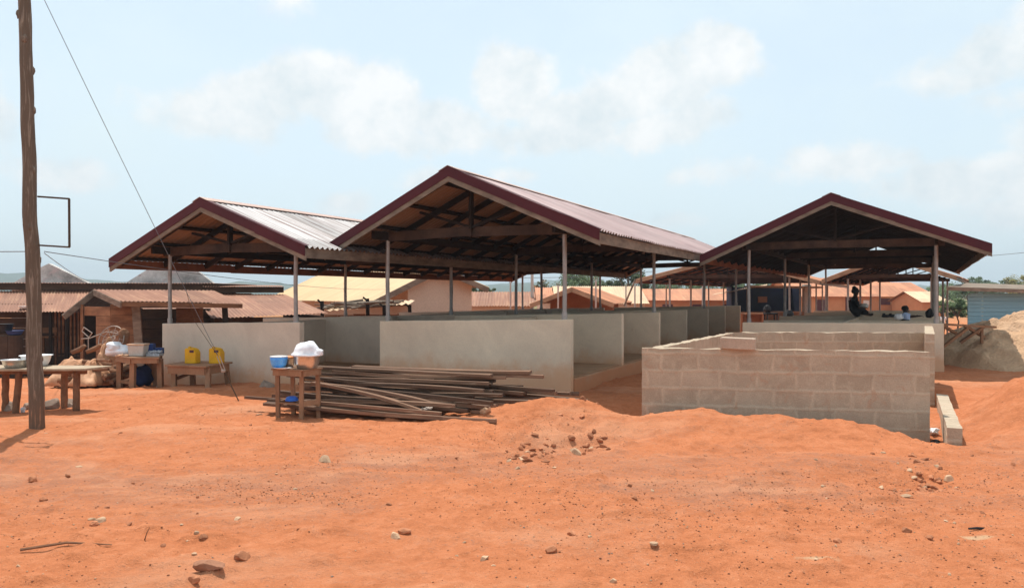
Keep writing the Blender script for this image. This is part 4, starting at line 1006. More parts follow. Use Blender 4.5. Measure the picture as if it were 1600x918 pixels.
def build_huts():
    # long hut at the left: front lean-to roof, and a higher roof edge behind it
    dF = 22.0; gl = -.72
    r = empty('wooden_hut', (X_(40, dF), dF+2, gl), 'long dark timber hut with a rusty lean-to roof behind the trunk pole', 'hut')
    xl, xr = X_(-90, dF), X_(330, 24.4)
    ze, zt = Z_(486.5, dF), Z_(454, 24.6)
    xe = X_(150, dF)
    mb = MB(); corr(mb, (xl-1.5, 24.6, zt), (xr, 24.6, zt), (xl, dF, ze), (xr+1.0, dF, ze-.02), pitch=.095, amp=.013, seed=3); mb.build('roof_sheet', 'rustroof', r, smooth=True)
    mb = MB(); mb.frame_box((xl-2, 24.5, Z_(453, 24.5)), (xr-xl+2.2, 0, 0), (0, .04, 0), (0, 0, .215)); mb.build('fascia_board', 'darkboards', r)
    mb = MB(); corr(mb, (xl-2, 28.5, 2.0), (xr+.1, 28.5, 1.98), (xl-2, 24.40, Z_(442, 24.5)), (xr+.1, 24.40, Z_(442.5, 24.5)), pitch=.095, amp=.013, seed=5); mb.build('upper_roof_sheet', 'rustroof', r, smooth=True)
    for k in range(2):
        pass
    plank_wall(r, (xl, dF+.9), (X_(84, dF+.9), dF+.9), gl-.2, ze+.22, 'darkboards', .28)
    plank_wall(r, (X_(84, dF+.9), dF+.9), (X_(200, dF+.9), dF+.9), gl-.2, gl+.62, 'darkboards', .25)
    mb = MB(); x = X_(86, dF+.9)
    while x < X_(128, dF+.9): mb.box((x, dF+.93, gl+1.2), (.05, .04, 1.35)); x += .115
    mb.build('window_bars', 'plankwall', r)
    mb = MB(); quad_wall(mb, (xl, 26.5), (xr, 26.5), gl-.3, 1.95); mb.build('wall', 'darkboards', r)
    mb = MB(); quad_wall(mb, (xr-.2, 23.4), (xr, 28.2), gl-.3, 1.68); mb.build('side_wall', 'darkboards', r)
    for px in (60, 79, 105):
        mb = MB(); mb.tube([(X_(px, dF+.25), dF+.25, gl-.2), (X_(px, dF+.25), dF+.25, ze+.03)], .05, 8); mb.build('post', 'darkwood', r)
    mb = MB(); mb.box((X_(73, dF+.5), dF+.5, Z_(526, dF+.5)), (.42, .35, .04)); 
    for sx in (-.18, .18):
        for sy in (-.14, .14): mb.box((X_(73, dF+.5)+sx, dF+.5+sy, (Z_(526, dF+.5)+gl)/2), (.04, .04, Z_(526, dF+.5)-gl))
    mb.box((X_(73, dF+.5), dF+.66, Z_(516, dF+.5)), (.42, .03, .16)); tag(mb.build('wooden_chair', 'plankwall'), 'old wooden chair in the shade of the long hut', 'chair')
    for (px, py, rr, hh, lab, mm) in ((23, 545, .22, .12, 'dark basin on a drum in the shade of the long hut', 'bluecard'), (8, 512, .2, .25, 'blackened pot on a shelf at the far left of the long hut', 'black')):
        dd = dF-.6; basin(lab, (X_(px, dd), dd, Z_(py-22, dd) if px > 10 else Z_(py+8, dd)), rr, hh, mm, 'cooking_pot', 'pot')
    mb = MB(); dd = dF-.6; z = Z_(523, dd); mb.lathe((X_(23, dd), dd, gl-.1), [(.2, 0), (.21, .3), (.2, z-gl+.09)], 16); tag(mb.build('metal_drum', 'darkboards'), 'rusty drum standing under the eave of the long hut', 'drum')
    mb = MB(); mb.box((X_(2, dd), dd, (Z_(524, dd)+gl)/2), (.6, .4, Z_(524, dd)-gl)); tag(mb.build('wooden_box', 'darkboards'), 'dark wooden box below the blackened pot', 'box')
    o = basin('white dish lying on the rusty roof of the long hut behind the pole', (X_(38, 22.25), 22.3, Z_(482, 22.2)), .17, .07, 'white', 'dish', 'dish')
    # low porch hut in front of it
    b1, b2 = Vector((-.7, .72, 0)), Vector((.92, .39, 0)).normalized()
    e0 = P(187, 470, 18.5); e1 = P(379, 473.5, 19.6); r0 = P(146, 452, 20.0); r1 = P(334, 453.5, 20.9)
    h = empty('wooden_hut', (X_(220, 19.6), 19.6, gl+.05), 'small plank hut with a low gabled porch roof, left of the zinc roofed shed', 'hut')
    mb = MB(); corr(mb, r0, r1, e0, e1, pitch=.095, amp=.013, seed=8); mb.build('roof_sheet', 'rustroof', h, smooth=True)
    l0 = P(101, 488, 19.4); bk = Vector((.7, 1.7, 0)); 
    mb = MB(); corr(mb, r0, r0+bk, l0, l0+bk, pitch=.095, amp=.013, seed=9); mb.build('roof_sheet', 'rustroof', h, smooth=True)
    dn = Vector((0, 0, -.02))
    for (p, q) in ((r0, e0), (r0, l0)):
        mb = MB(); mb.beam(p+dn, q+dn+(q-p).normalized()*.08, .04, .14, (0, 0, 1), .06); mb.build('barge_board', 'greywood', h)
    mb = MB(); mb.beam(e0+dn, e1+dn, .05, .11, (0, 0, 1), .05); mb.build('eave_beam', 'plankwall', h)
    pA, pB, pC = (X_(127, 19.7), 19.75), (X_(172, 18.95), 18.95), (X_(214, 19.15), 19.15)
    # gable wall with its door opening
    mb = MB(); A_, B_ = Vector((*pA, 0)), Vector((*pB, 0)); zc = r0.z-.1
    for k in range(9):
        z0 = gl-.1+k*.24; z1 = z0+.23
        t0 = .5 if z1 < Z_(487, 19.5) else .0
        if z0 > 1.55: break
        top_t = 0 if z1 < 1.25 else (z1-1.2)/.75
        a_ = A_.lerp(B_, max(t0, top_t*.45)); b_ = A_.lerp(B_, 1.0)
        mb.frame_box(a_+Vector((0, 0, z0)), b_-a_, Vector((.03, .03, 0)), Vector((0, 0, min(z1, e0.z+.12)-z0)))
    mb.build('gable_wall', 'plankwall', h)
    mb = MB(); mb.beam((*pA, gl-.2), (*pA, l0.z+.2), .07, .07, (1, 0, 0)); mb.build('door_post', 'plankwall', h)
    plank_wall(h, pB, pC, gl-.1, e0.z-.08, 'plankwall', .26)
    p = Vector((X_(216, 19.0), 19.0, 0)); mb = MB(); mb.beam((p.x+.1, p.y, gl-.1), (p.x-.06, p.y, e0.z-.08), .20, .05, (0, 1, 0)); mb.build('leaning_plank', 'greywood', h)
    p = Vector((X_(353, 19.55), 19.55, 0)); mb = MB(); mb.beam((p.x+.08, p.y, gl-.1), (p.x-.03, p.y, e1.z-.1), .13, .06, (0, 1, 0)); mb.build('post', 'darkwood', h)
    plank_wall(h, (X_(180, 20.6), 20.6), (X_(330, 21.4), 21.4), gl-.2, 1.55, 'darkboards', .3, gap=.03)
    plank_wall(h, (X_(275, 20.4), 20.4), (X_(317, 20.4), 20.4), gl-.2, 1.35, 'plankwall', .3)
    plank_wall(h, (pC[0]+.1, pC[1]+.1), (pC[0]-.6, pC[1]+1.2), gl-.2, 1.3, 'darkboards', .3)
    # third hut, rusty lean-to next to the tan roofed house
    h3 = empty('wooden_hut', (X_(420, 22), 22, gl), 'low hut with a plain rusty lean-to roof, right of the porch hut', 'hut')
    a0, a1 = P(300, 459, 24.2), P(445, 459.5, 25.6); c0, c1 = P(330, 497, 20.2), P(512, 489, 21.5)
    mb = MB(); corr(mb, a0, a1, c0, c1, pitch=.095, amp=.013, seed=12); mb.build('roof_sheet', 'rustroof', h3, smooth=True)
    mb = MB(); mb.beam(P(322, 452.5, 24.25), P(443, 452.5, 25.65), .05, .19); mb.build('fascia_board', 'darkboards', h3)
    mb = MB(); corr(mb, P(300, 444, 28.2), P(440, 446, 29.6), P(318, 447.5, 24.1), P(444, 447.5, 25.5), pitch=.095, amp=.013, seed=14); mb.build('upper_roof_sheet', 'rustroof', h3, smooth=True)
    plank_wall(h3, (X_(335, 20.9), 20.9), (X_(505, 22.2), 22.2), gl-.3, c0.z+.0, 'darkboards', .28)
    mb = MB(); quad_wall(mb, (X_(505, 22.2), 22.25), (X_(447, 25.8), 25.8), gl-.3, 1.02, .1); mb.build('side_wall', 'darkboards', h3)
    # roofless gables behind
    for (pts, d, lab) in (([(18, 443), (58, 420), (76, 411.5), (106, 426), (140, 443)], 27.5, 'mouldy grey gable wall with bare top rising behind the long hut roof'),
                          ([(188, 447), (237, 416.5), (300, 416.5), (338, 446)], 29, 'wide pinkish grey gable wall with flat top behind the porch hut')):
        rt = empty('roofless_house', (X_(sum(p[0] for p in pts)/len(pts), d), d+2, -1), lab, 'house')
        ring = [(pts[0][0], 500)]+pts+[(pts[-1][0], 500)]
        mb = MB(); f_ = [P(a, b, d) for a, b in ring]; 
        mb.prism([Vector((v.x, v.y+.2, v.z)) for v in f_], f_); mb.build('gable_wall', 'gable', rt)
        for sx in (0, -1):
            mb = MB(); q = f_[sx]; mb.frame_box((q.x-(.2 if sx else 0), d+.203, -1.2), (.2, 0, 0), (0, 4, 0), (0, 0, pts[0][1]*0+2.5)); mb.build('side_wall', 'gable', rt)
build_huts()

def gable_house(label, ridge0, rdir, rlen, halfL, halfR, zr, zl, zrr, wallm, roofm, base=-1.3, wall_inset=(.5, .5, .6), name='house', trim='greywood', seed=1, group=None, openings=()):
    """ridge0: near end of the ridge in plan; rdir: plan direction of the ridge going away; halfL / halfR: run of the slopes to each side"""
    r0 = Vector((*ridge0, 0)); a = Vector((*rdir, 0)).normalized(); g = Vector((a.y, -a.x, 0))      # g to the right of a
    pt = lambda u, w, z: r0+g*u+a*w+Vector((0, 0, z))
    root = empty(name, pt(0, rlen/2, base), label, 'house', group)
    for (u, z, k) in ((-halfL, zl, 0), (halfR, zrr, 1)):
        mb = MB(); corr(mb, pt(0, 0, zr), pt(0, rlen, zr), pt(u, 0, z), pt(u, rlen, z), pitch=.16, amp=.022, nwave=5, seed=seed+k); mb.build('roof_sheet', roofm, root, smooth=True)
    if trim:
        for w in (0, rlen):
            for (u, z) in ((-halfL, zl), (halfR, zrr)):
                mb = MB(); mb.beam(pt(0, w, zr-.0), pt(u, w, z-.0), .05, .22, (0, 0, 1), .12); mb.build('barge_board', trim, root)
    il, ir, iw = wall_inset; uL, uR = -halfL+il, halfR-ir
    zat = lambda u: (zr+(zl-zr)*(-u/halfL) if u < 0 else zr+(zrr-zr)*(u/halfR))-.06
    for w in (iw, rlen-iw-.15):
        ring = [(uL, base), (uL, zat(uL)), (0, zr-.06), (uR, zat(uR)), (uR, base)]
        mb = MB(); f_ = [pt(u, w, z) for u, z in ring]; mb.prism([v+a*.15 for v in f_], f_); mb.build('gable_wall', wallm, root)
    for u, s in ((uL, 1), (uR, -1)):
        mb = MB(); mb.frame_box(pt(u, iw+.151, base), g*s*.15, a*(rlen-2*iw-.302), Vector((0, 0, zat(u)-base-.02))); mb.build('wall', wallm, root)
    for (u, w, z0, z1, wd, side, m_) in openings:      # side 'L' or 'R': shutters on the long walls
        nm = 'window_shutter' if z1-z0 < 1.2 else 'door'
        mb = MB(); uu = uL if side == 'L' else uR; s = -1 if side == 'L' else 1
        mb.frame_box(pt(uu+s*.003, w, z0), g*s*.04, a*wd, Vector((0, 0, z1-z0))); mb.build(nm, m_, root)
    return root, pt

def build_houses():
    # tan roofed house
    gable_house('cream walled house with a tan corrugated roof behind the zinc roofed shed', (-2.95, 31.9), (-.55, .83), 14.6, 3.15, 2.35, 2.78, 1.33, 1.93, 'creamwall', 'tanroof', wall_inset=(1.9, .55, .55), seed=21)
    # (long axis along u): rows with the front slope facing the yard: ridge runs sideways
    def row(label, px0, px1, d, yr, ye, wallm, roofm, dep=3.2, base=-1.3, seed=3, openings=(), trim=None):
        x0, x1 = X_(px0, d), X_(px1, d); zr, ze = Z_(yr, d+dep), Z_(ye, d)
        # ridge runs along +x ; a = (1,0) -> g = (0,-1): halfR is the slope facing the camera
        return gable_house(label, (x0, d+dep), (1, 0), x1-x0, dep, dep, zr, ze, ze, wallm, roofm, base, (.4, .4, .3), seed=seed, trim=trim, openings=openings)
    row('long house with a dull red brown roof, right of the cream gable', 700, 838, 42, 455.5, 478, 'creamwall', 'rustroof', seed=31)
    row('house with a broad pale roof seen beneath the middle shed', 868, 1015, 58, 447, 474, 'creamwall', 'paleroof', 4.5, seed=33)
    row('house with a patchy orange roof behind the wide low shed', 1000, 1160, 66, 451, 469, 'orangewall', 'orangeroof', 4, seed=35, openings=[(0, k, -.2, .75, .9, 'R', 'shutter') for k in (2.0, 4.6, 7.3)])
    row('small rust roofed house beside the sparse tree', 838, 905, 60, 449, 470, 'creamwall', 'orangeroof', 4, seed=36)
    g = lambda px: X_(px, 70)
    x0 = g(1240)
    ops = [(0, g(a)-x0, Z_(y1, 70), Z_(y0, 70), g(b)-g(a), 'R', m) for a, b, y0, y1, m in ((1278, 1292, 468, 492, 'shutter'), (1324, 1341, 464, 492, 'shutter'), (1379, 1394, 466, 476, 'shutter'), (1352, 1361, 469, 477, 'paper'), (1210, 1220, 468, 480, 'shutter'))]
    row('long orange walled house with dark red shutters behind the small bare shed', 1240, 1420, 70, 434, 463, 'orangewall', 'orangeroof', 4.5, seed=37, openings=ops)
    row('lower orange roofed house joining the right end of the shuttered house', 1416, 1462, 72, 441, 461, 'orangewall', 'orangeroof', 4.5, seed=39)
    row('small house with a plain orange roof beside the white shirted child', 1440, 1486, 64, 455, 472, 'orangewall', 'paleroof', 3, seed=40)
    # open brown gable in the middle distance
    gable_house('open fronted shelter with a brown gabled roof among the pale posts', (X_(893, 40), 40), (.25, .97), 9, 2.25, 2.25, Z_(448.5, 40), Z_(475, 40), Z_(474, 40), 'brownwall', 'orangeroof', wall_inset=(.5, .5, 3.0), seed=45, name='shelter', trim='tanwood')
    # kiosk, dark blue with a light flat roof
    k = empty('kiosk', (X_(1205, 62), 64, -1.2), 'dark blue kiosk with a light shade roof seen between the posts', 'kiosk')
    d = 62; mb = MB(); quad_wall(mb, (X_(1148, d), d+2.2), (X_(1256, d), d+2.2), -1.3, Z_(448, d), .15); mb.build('back_wall', 'navywall', k)
    mb = MB(); quad_wall(mb, (X_(1146, d), d), (X_(1146, d)+.2, d+2.2), -1.3, Z_(447, d), .15); mb.build('side_wall', 'navywall', k); mb = MB(); quad_wall(mb, (X_(1252, d), d), (X_(1252, d)+.2, d+2.2), -1.3, Z_(447, d), .15); mb.build('side_wall', 'navywall', k)
    mb = MB(); mb.box((X_(1200, d), d-.2, Z_(496, d)), (X_(1256, d)-X_(1150, d), .5, 1.0)); mb.build('counter', 'brownwall', k)
    mb = MB(); mb.box((X_(1204, d), d+2.0, Z_(468, d)), (.75, .1, .5)); mb.build('pinned_poster', 'brownwall', k)
    mb = MB(); corr(mb, P(1118, 458.5, d+.5), P(1200, 443.5, d+3), P(1112, 460.5, d-1.5), P(1196, 447, d-1.5), pitch=.2, seed=4); mb.build('roof_sheet', 'paleroof', k, smooth=True)
    mb = MB(); mb.beam(P(1170, 447.5, d-.9), P(1276, 449.0, d-.9), 2.5, .14); mb.build('roof_slab', 'concretepost', k)
    mb = MB(); mb.box((X_(1259, d), d-.2, .6), (.55, .5, 3.6)); mb.build('pillar', 'concretepost', k)
    # blue boarded building at the right
    b = empty('blue_building', (21.6, 34, -1), 'blue boarded building with a thin brown roof behind the sand heaps', 'building')
    d = 33; x0, x1 = X_(1513, d), X_(1720, d)
    z1 = Z_(458, d); mb = MB(); z = -1.2
    while z < z1-.05:
        hh = min(.16, z1-z); mb.frame_box((x0, d+rnd.uniform(0, .012), z), (x1-x0, 0, 0), (0, .05, 0), (0, 0, hh-.012)); z += .16
    mb.build('board_wall', 'bluewall', b)
    mb = MB(); mb.frame_box((x0+.003, d+.07, -1.2), (.06, 0, 0), (3.6, 5, 0), (0, 0, z1+1.2)); mb.build('side_wall', 'bluewall', b); mb = MB(); mb.frame_box((x0+3.8, d+5.1, -1.2), (x1-x0-.1, 0, 0), (0, .06, 0), (0, 0, z1+1.2)); mb.build('back_wall', 'bluewall', b)
    mb = MB(); p0, p1 = P(1479, 453.5, d-.7), P(1740, 462, d-.7); mb.frame_box(p0, p1-p0, (4.6, 6.4, .25), (0, 0, .16)); mb.build('roof', 'greywood', b, bevel=.01)
    # stick platform of scrap beside the tan roofed house
    s = empty('scrap_shelter', (X_(560, 25.5), 25.5, -.9), 'ramshackle stick shelter roofed with scraps behind the middle shed', 'shelter')
    mb = MB()
    for k in range(26):
        t = k/25; p = P(492+t*70+rnd.uniform(-6, 6), 476+rnd.uniform(-5, 6), 25+rnd.uniform(-.8, 1.2)); q = P(560+t*76+rnd.uniform(-8, 8), 472+rnd.uniform(-4, 5), 25.6+rnd.uniform(-.8, 1.2)); mb.tube([p, p.lerp(q, .5)+Vector((0, 0, rnd.uniform(-.03, .03))), q], rnd.uniform(.018, .04), 6)
    mb.build('roof_sticks', 'greywood', s)
    mb = MB(); p0, p1 = P(508, 486, 24.6), P(640, 474.5, 25.6); corr(mb, p0+Vector((0, 1.6, .12)), p1+Vector((0, 1.6, .12)), p0, p1, pitch=.2, seed=6); mb.build('roof_sheet', 'paleroof', s, smooth=True)
    for px, y0 in ((503, 470), (574, 466), (640, 476), (600, 476)):
        p = P(px, y0, 24.8); mb = MB(); mb.tube([p, (p.x+.06, p.y, -1.2)], .06, 7); mb.tube([p+Vector((.02, 0, -.1)), p+Vector((-.14, 0, .04))], .035, 6); mb.build('forked_post', 'darkwood', s)
    plank_wall(s, (X_(505, 26), 26.2), (X_(645, 26), 26.8), -1.2, .95, 'brownwall', .5, True)
    # line of bare posts waiting for a roof
    for i, (px, y0, w, d) in enumerate(((797.6, 441, 2.6, 36), (872, 446, 2.6, 38), (931, 438, 2.8, 37), (978, 447, 2.2, 42), (992, 447, 2.4, 41), (1041, 447, 2.2, 44), (1079, 450, 2, 46))):
        p = P(px, y0, d); rr = w/2/F*d; mb = MB(); mb.tube([(p.x, d, -1.3), p], rr, 10)
        for sx in (-1, 1): mb.tube([(p.x+sx*rr*1.1, d, p.z-.02), (p.x+sx*rr*1.5, d, p.z+.16)], .015, 5)
        tag(mb.build('bare_post', 'concretepost'), 'slim pale post with a forked tip, bare of any roof', 'post', 'bare pale posts behind the middle shed')
    mb = MB(); p = P(831.5, 405, 44); mb.tube([(p.x, 44, -1.3), (p.x, 44, p.z)], [.10, .08], 10); tag(mb.build('utility_pole', 'concretepost'), 'distant thick grey utility pole seen through the middle shed', 'pole')
    mb = MB(); p = P(1099, 443, 58); mb.tube([(p.x, 58, -1.3), (p.x, 58, p.z)], [.13, .11], 10); tag(mb.build('utility_pole', 'concretepost'), 'distant pale pole against the orange patchy roof', 'pole')
    mb = MB(); mb.beam(P(975, 478, 33), P(993, 436, 33), .07, .07, (0, 1, 0)); tag(mb.build('leaning_prop', 'greywood'), 'slanting timber prop behind the end of the middle shed', 'prop')
build_houses()

# ------------------------------------------------------------------ right: sand, trestle
def build_sand():
    def heap(name, label, bumps, x0, x1, y0, y1, m, seed):
        mb = MB(); nu, nv = 150, 130
        def fn(u, v):
            x = x0+(x1-x0)*u; y = y0+(y1-y0)*v; z = -.12
            xa, ya = np.array([x]), np.array([y])
            for (cx, cy, sx, sy, h) in bumps: z += h*float(gs(xa, ya, cx, cy, sx, sy)[0])
            k = (z+.12); z += k*(.45*float(fbm(xa*1.1, ya*1.1, 4, seed)[0])+.60*float(fbm(xa*2.6, ya*2.6, 5, seed+4)[0]))
            e = min(u, 1-u, v, 1-v)*8
            return (x, y, z if e > 1 else z*e+(-.6)*(1-e))
        mb.grid(fn, nu, nv); tag(mb.build(name, m, smooth=True), label, 'sand heap', 'heaps of building sand')
    heap('sand_heap', 'tall crumbly tan sand heap in front of the blue building', [(15.6, 23.2, 1.45, 1.5, .92), (13.6, 22.6, .8, 1.2, .42), (18.2, 23.5, 1.6, 1.6, .9)], 11.2, 21, 19.2, 27, 'sandtan', 3)
    heap('sand_heap', 'low spread greyish sand heap right of the block enclosure', [(12.6, 18.4, 1.5, 1.3, .75), (10.9, 17.6, 1.0, 1.0, .38), (14.5, 17.2, 1.5, 1.0, .62), (12.2, 15.4, 1.0, .6, .22)], 9.35, 17.5, 14.2, 21.4, 'sand', 8)
    t = empty('plank_barrier', P(1510, 540, 16.2), 'rickety barrier of crossed poles in front of the sand heaps', 'barrier')
    d = 17.4
    for nm, a, b in (('top_rail', (1468, 506), (1556, 511)), ('crossed_leg', (1540, 508), (1500, 535)), ('crossed_leg', (1506, 508), (1537, 526)), ('crossed_leg', (1472, 508), (1500, 524)), ('crossed_leg', (1512, 512), (1474, 541))):
        mb = MB(); mb.beam(P(*a, d), P(*b, d+(.25 if nm[0] == 'c' else 0)), .05, .09 if nm[0] == 'c' else .06, (0, 1, 0)); mb.build(nm, 'tablewood', t)
    for px in (1473, 1534):
        mb = MB(); p = P(px, 508, d+.1); mb.beam(p, (p.x, p.y, p.z-.42), .05, .05, (0, 1, 0)); mb.build('upright', 'tablewood', t)
build_sand()

# ------------------------------------------------------------------ people and bags
def skin_obj(name, joints, edges, mat, parent, sub=2):
    off = WL[parent.name] if parent else Vector(joints[0][0])
    me = bpy.data.meshes.new(name); me.from_pydata([tuple(Vector(j[0])-off) for j in joints], edges, []); me.materials.append(MAT[mat])
    o = bpy.data.objects.new(name, me); COL.objects.link(o)
    if parent: o.parent = parent
    else: o.location = off; WL[o.name] = off
    o.modifiers.new('skin', 'SKIN'); me.skin_vertices[0].data[0].use_root = True
    for i, j in enumerate(joints): r_ = j[1]; me.skin_vertices[0].data[i].radius = r_ if isinstance(r_, tuple) else (r_, r_)
    s = o.modifiers.new('sub', 'SUBSURF'); s.levels = sub; s.render_levels = sub
    return o
def hand(J, E, wrist, root_i, fwd, side, s=1.):
    fwd, side = Vector(fwd).normalized(), Vector(side).normalized(); dn = fwd.cross(side)
    pi = len(J); J.append((Vector(wrist)+fwd*.045*s, .022*s)); E.append((root_i, pi))
    for k, ln in enumerate((.06, .07, .066, .052)):
        a = len(J); b = Vector(wrist)+fwd*.085*s+side*(k-1.5)*.018*s
        J.append((b, .008*s)); E.append((pi, a)); J.append((b+fwd*ln*.6*s+dn*.012*s, .007*s)); E.append((a, a+1)); J.append((b+fwd*ln*.8*s+dn*.035*s, .006*s)); E.append((a+1, a+2))
    a = len(J); J.append((Vector(wrist)+fwd*.035*s-side*.04*s, .009*s)); E.append((pi, a)); J.append((Vector(wrist)+fwd*.08*s-side*.055*s, .008*s)); E.append((a, a+1))
def face(root, c, fwd, s=1.):
    fwd = Vector(fwd).normalized(); sd = Vector((fwd.y, -fwd.x, 0)).normalized(); c = Vector(c)
    for k in (-1, 1):
        mb = MB(); mb.blob(c+fwd*.083*s+sd*.032*k*s+Vector((0, 0, .01*s)), .012*s, 1, 0, 1); mb.build('eye', 'paper', root)
        mb = MB(); mb.blob(c+sd*.08*k*s, (.02*s, .012*s, .03*s), 2, .05, 2); mb.build('ear', 'skin', root)
    mb = MB(); mb.blob(c+fwd*.095*s+Vector((0, 0, -.02*s)), (.018*s, .018*s, .022*s), 3, 0, 2); mb.build('nose', 'skin', root)
    mb = MB(); mb.blob(c+fwd*.083*s+Vector((0, 0, -.058*s)), (.02*s, .02*s, .01*s), 4, 0, 2); mb.build('mouth', 'shutter', root)

def build_people():
    # woman sitting sideways on a wall top, facing right
    d = 21.6; b = P(1333, 494.5, d); b.z = 1.02; rt = Vector((.95, -.3, 0)).normalized(); up = Vector((0, 0, 1)); sd = Vector((rt.y, -rt.x, 0))
    q = lambda f, h, s=0.: b+rt*f+up*h+sd*s
    p = empty('person', b, 'seated person with hair tied up and black clothes, legs along the wall top', 'person')
    J = [(q(0, .10), (.14, .12)), (q(-.01, .26), (.12, .10)), (q(.02, .42), (.15, .11)), (q(.04, .50), (.11, .08)), (q(.06, .565), .05), (q(.075, .66), (.085, .085)), (q(.08, .73), (.075, .075))]
    E = [(0, 1), (1, 2), (2, 3), (3, 4), (4, 5), (5, 6)]
    for s in (-1, 1):
        i = len(J); J += [(q(.04, .47, s*.17), .05), (q(.12, .25, s*.2), .04), (q(.24, .24, s*.10), .03)]; E += [(3, i), (i, i+1), (i+1, i+2)]
        hand(J, E, q(.24, .24, s*.10), i+2, rt, sd*s)
        i = len(J); J += [(q(.05, .08, s*.1), .09), (q(.22, .15+.06*(s > 0), s*.1), .068), (q(.38, .06, s*.08), .045), (q(.46, .045, s*.08), .035), (q(.51, .08, s*.08), .025)]; E += [(0, i), (i, i+1), (i+1, i+2), (i+2, i+3), (i+3, i+4)]
    skin_obj('body', J, E, 'skin', p)
    face(p, q(.08, .68), rt)
    JD = [(q(0, .10), (.17, .15)), (q(-.01, .26), (.15, .13)), (q(.02, .42), (.175, .135)), (q(.035, .49), (.13, .10))]; ED = [(0, 1), (1, 2), (2, 3)]
    for s in (-1, 1):
        i = len(JD); JD += [(q(.04, .46, s*.17), .066), (q(.12, .25, s*.2), .055)]; ED += [(3, i), (i, i+1)]
        i = len(JD); JD += [(q(.06, .09, s*.1), .11), (q(.22, .15+.06*(s > 0), s*.1), .09), (q(.37, .065, s*.08), .065)]; ED += [(0, i), (i, i+1), (i+1, i+2)]
    skin_obj('dress', JD, ED, 'dress', p)
    mb = MB(); mb.blob(q(.055, .72), (.105, .10, .095), 3, .1, 3); mb.blob(q(.03, .80), (.06, .06, .055), 5, .15, 3); mb.build('hair', 'hair', p, smooth=True)
    mb = MB(); mb.blob(q(.27, .30, .03), (.13, .15, .06), 4, .25, 3); tag(mb.build('folded_cloth', 'paper', smooth=True), 'pale cloth held in the lap of the seated person', 'cloth')
    # child behind a wall
    d = 20.2; x = X_(1413, d); fz = .13; rt = Vector((1, -.2, 0)).normalized(); sd = Vector((rt.y, -rt.x, 0))
    c = empty('person', (x, d, fz), 'child leaning on the wall with one arm along its top', 'person'); b = Vector((x, d, fz))
    q = lambda f, h, s=0.: b+rt*f+up*h+sd*s
    J = [(q(0, .55), (.11, .09)), (q(0, .75), (.11, .085)), (q(.01, .88), (.115, .08)), (q(.015, .96), (.07, .06)), (q(.02, 1.0), .04), (q(.03, 1.09), (.075, .075)), (q(.03, 1.16), (.066, .066))]; E = [(0, 1), (1, 2), (2, 3), (3, 4), (4, 5), (5, 6)]
    for s in (-1, 1):
        i = len(J); ef = .16 if s > 0 else .1
        J += [(q(.02, .92, s*.13), .036), (q(ef, .93, s*.16), .03), (q(ef+.16, .945, s*.14), .022)]; E += [(3, i), (i, i+1), (i+1, i+2)]; hand(J, E, q(ef+.16, .945, s*.14), i+2, rt, sd*s, .75)
        i = len(J); J += [(q(0, .50, s*.07), .065), (q(0, .27, s*.075), .045), (q(0, .05, s*.075), .032), (q(.10, .03, s*.075), .026)]; E += [(0, i), (i, i+1), (i+1, i+2), (i+2, i+3)]
    skin_obj('body', J, E, 'skin', c); face(c, q(.03, 1.10), rt, .85)
    JD = [(q(0, .40), (.15, .13)), (q(0, .55), (.13, .11)), (q(0, .75), (.13, .10)), (q(.01, .88), (.13, .095)), (q(.015, .935), (.095, .08))]; skin_obj('top', JD, [(0, 1), (1, 2), (2, 3), (3, 4)], 'dress', c)
    mb = MB(); mb.blob(q(.015, 1.145), (.09, .085, .075), 3, .06, 3); mb.build('hair', 'hair', c, smooth=True)
    d2 = 18.9; mb = MB(); z0 = ptC(3, 2.6, 1.03).z
    e = P(1408, 498, d2); mb.blob((e.x-.06, d2, 1.09), (.11, .09, .09), 3, .15, 3, flat=-.08); tag(mb.build('cloth_bundle', 'white', smooth=True), 'round white bundle on the wall in front of the child', 'bundle')
    mb = MB(); mb.blob((e.x+.11, d2-.02, 1.10), (.09, .08, .11), 7, .3, 3, flat=-.08); tag(mb.build('cloth_bundle', 'paletop', smooth=True), 'pale blue cloth bundle beside the white one on the wall', 'bundle')
    # bags
    e = P(1452, 489, 19.6); r = empty('backpack', (e.x, e.y, 1.03), 'black backpack standing on the wall by the right post', 'bag')
    mb = MB(); mb.blob((e.x, e.y, 1.03+.11), (.10, .08, .12), 5, .25, 3, flat=-.1); mb.build('bag_body', 'black', r, smooth=True)
    mb = MB(); mb.tube([(e.x-.05, e.y-.05, 1.24), (e.x-.03, e.y-.09, 1.29), (e.x+.02, e.y-.08, 1.25), (e.x+.03, e.y-.09, 1.08)], .012, 6); mb.build('strap', 'black', r)
    e = P(1390, 493, 20.5)
    for k, (dx, lab) in enumerate(((-.10, 'dark shoe on the wall top, nearer the seated person'), (.09, 'dark shoe on the wall top, nearer the leaning child'))):
        mb = MB(); mb.blob((e.x+dx, e.y+.03*k, 1.06), (.12, .05, .045), 3+k, .12, 3, flat=-.035); mb.blob((e.x+dx-.05, e.y+.03*k, 1.09), (.05, .045, .05), 6+k, .1, 2); tag(mb.build('shoe', 'black', smooth=True), lab, 'shoe', 'pair of shoes')
    # child in white shirt walking far behind
    d = 50; x = X_(1472, d); fz = gz(x, d); c = empty('person', (x, d, fz), 'distant child in a white shirt standing beyond the right shed', 'person'); b = Vector((x, d, fz)); rt = Vector((-.3, -1, 0)).normalized(); sd = Vector((rt.y, -rt.x, 0)); k_ = 1.22
    q = lambda f, h, s=0.: b+rt*f*k_+up*h*k_+sd*s*k_
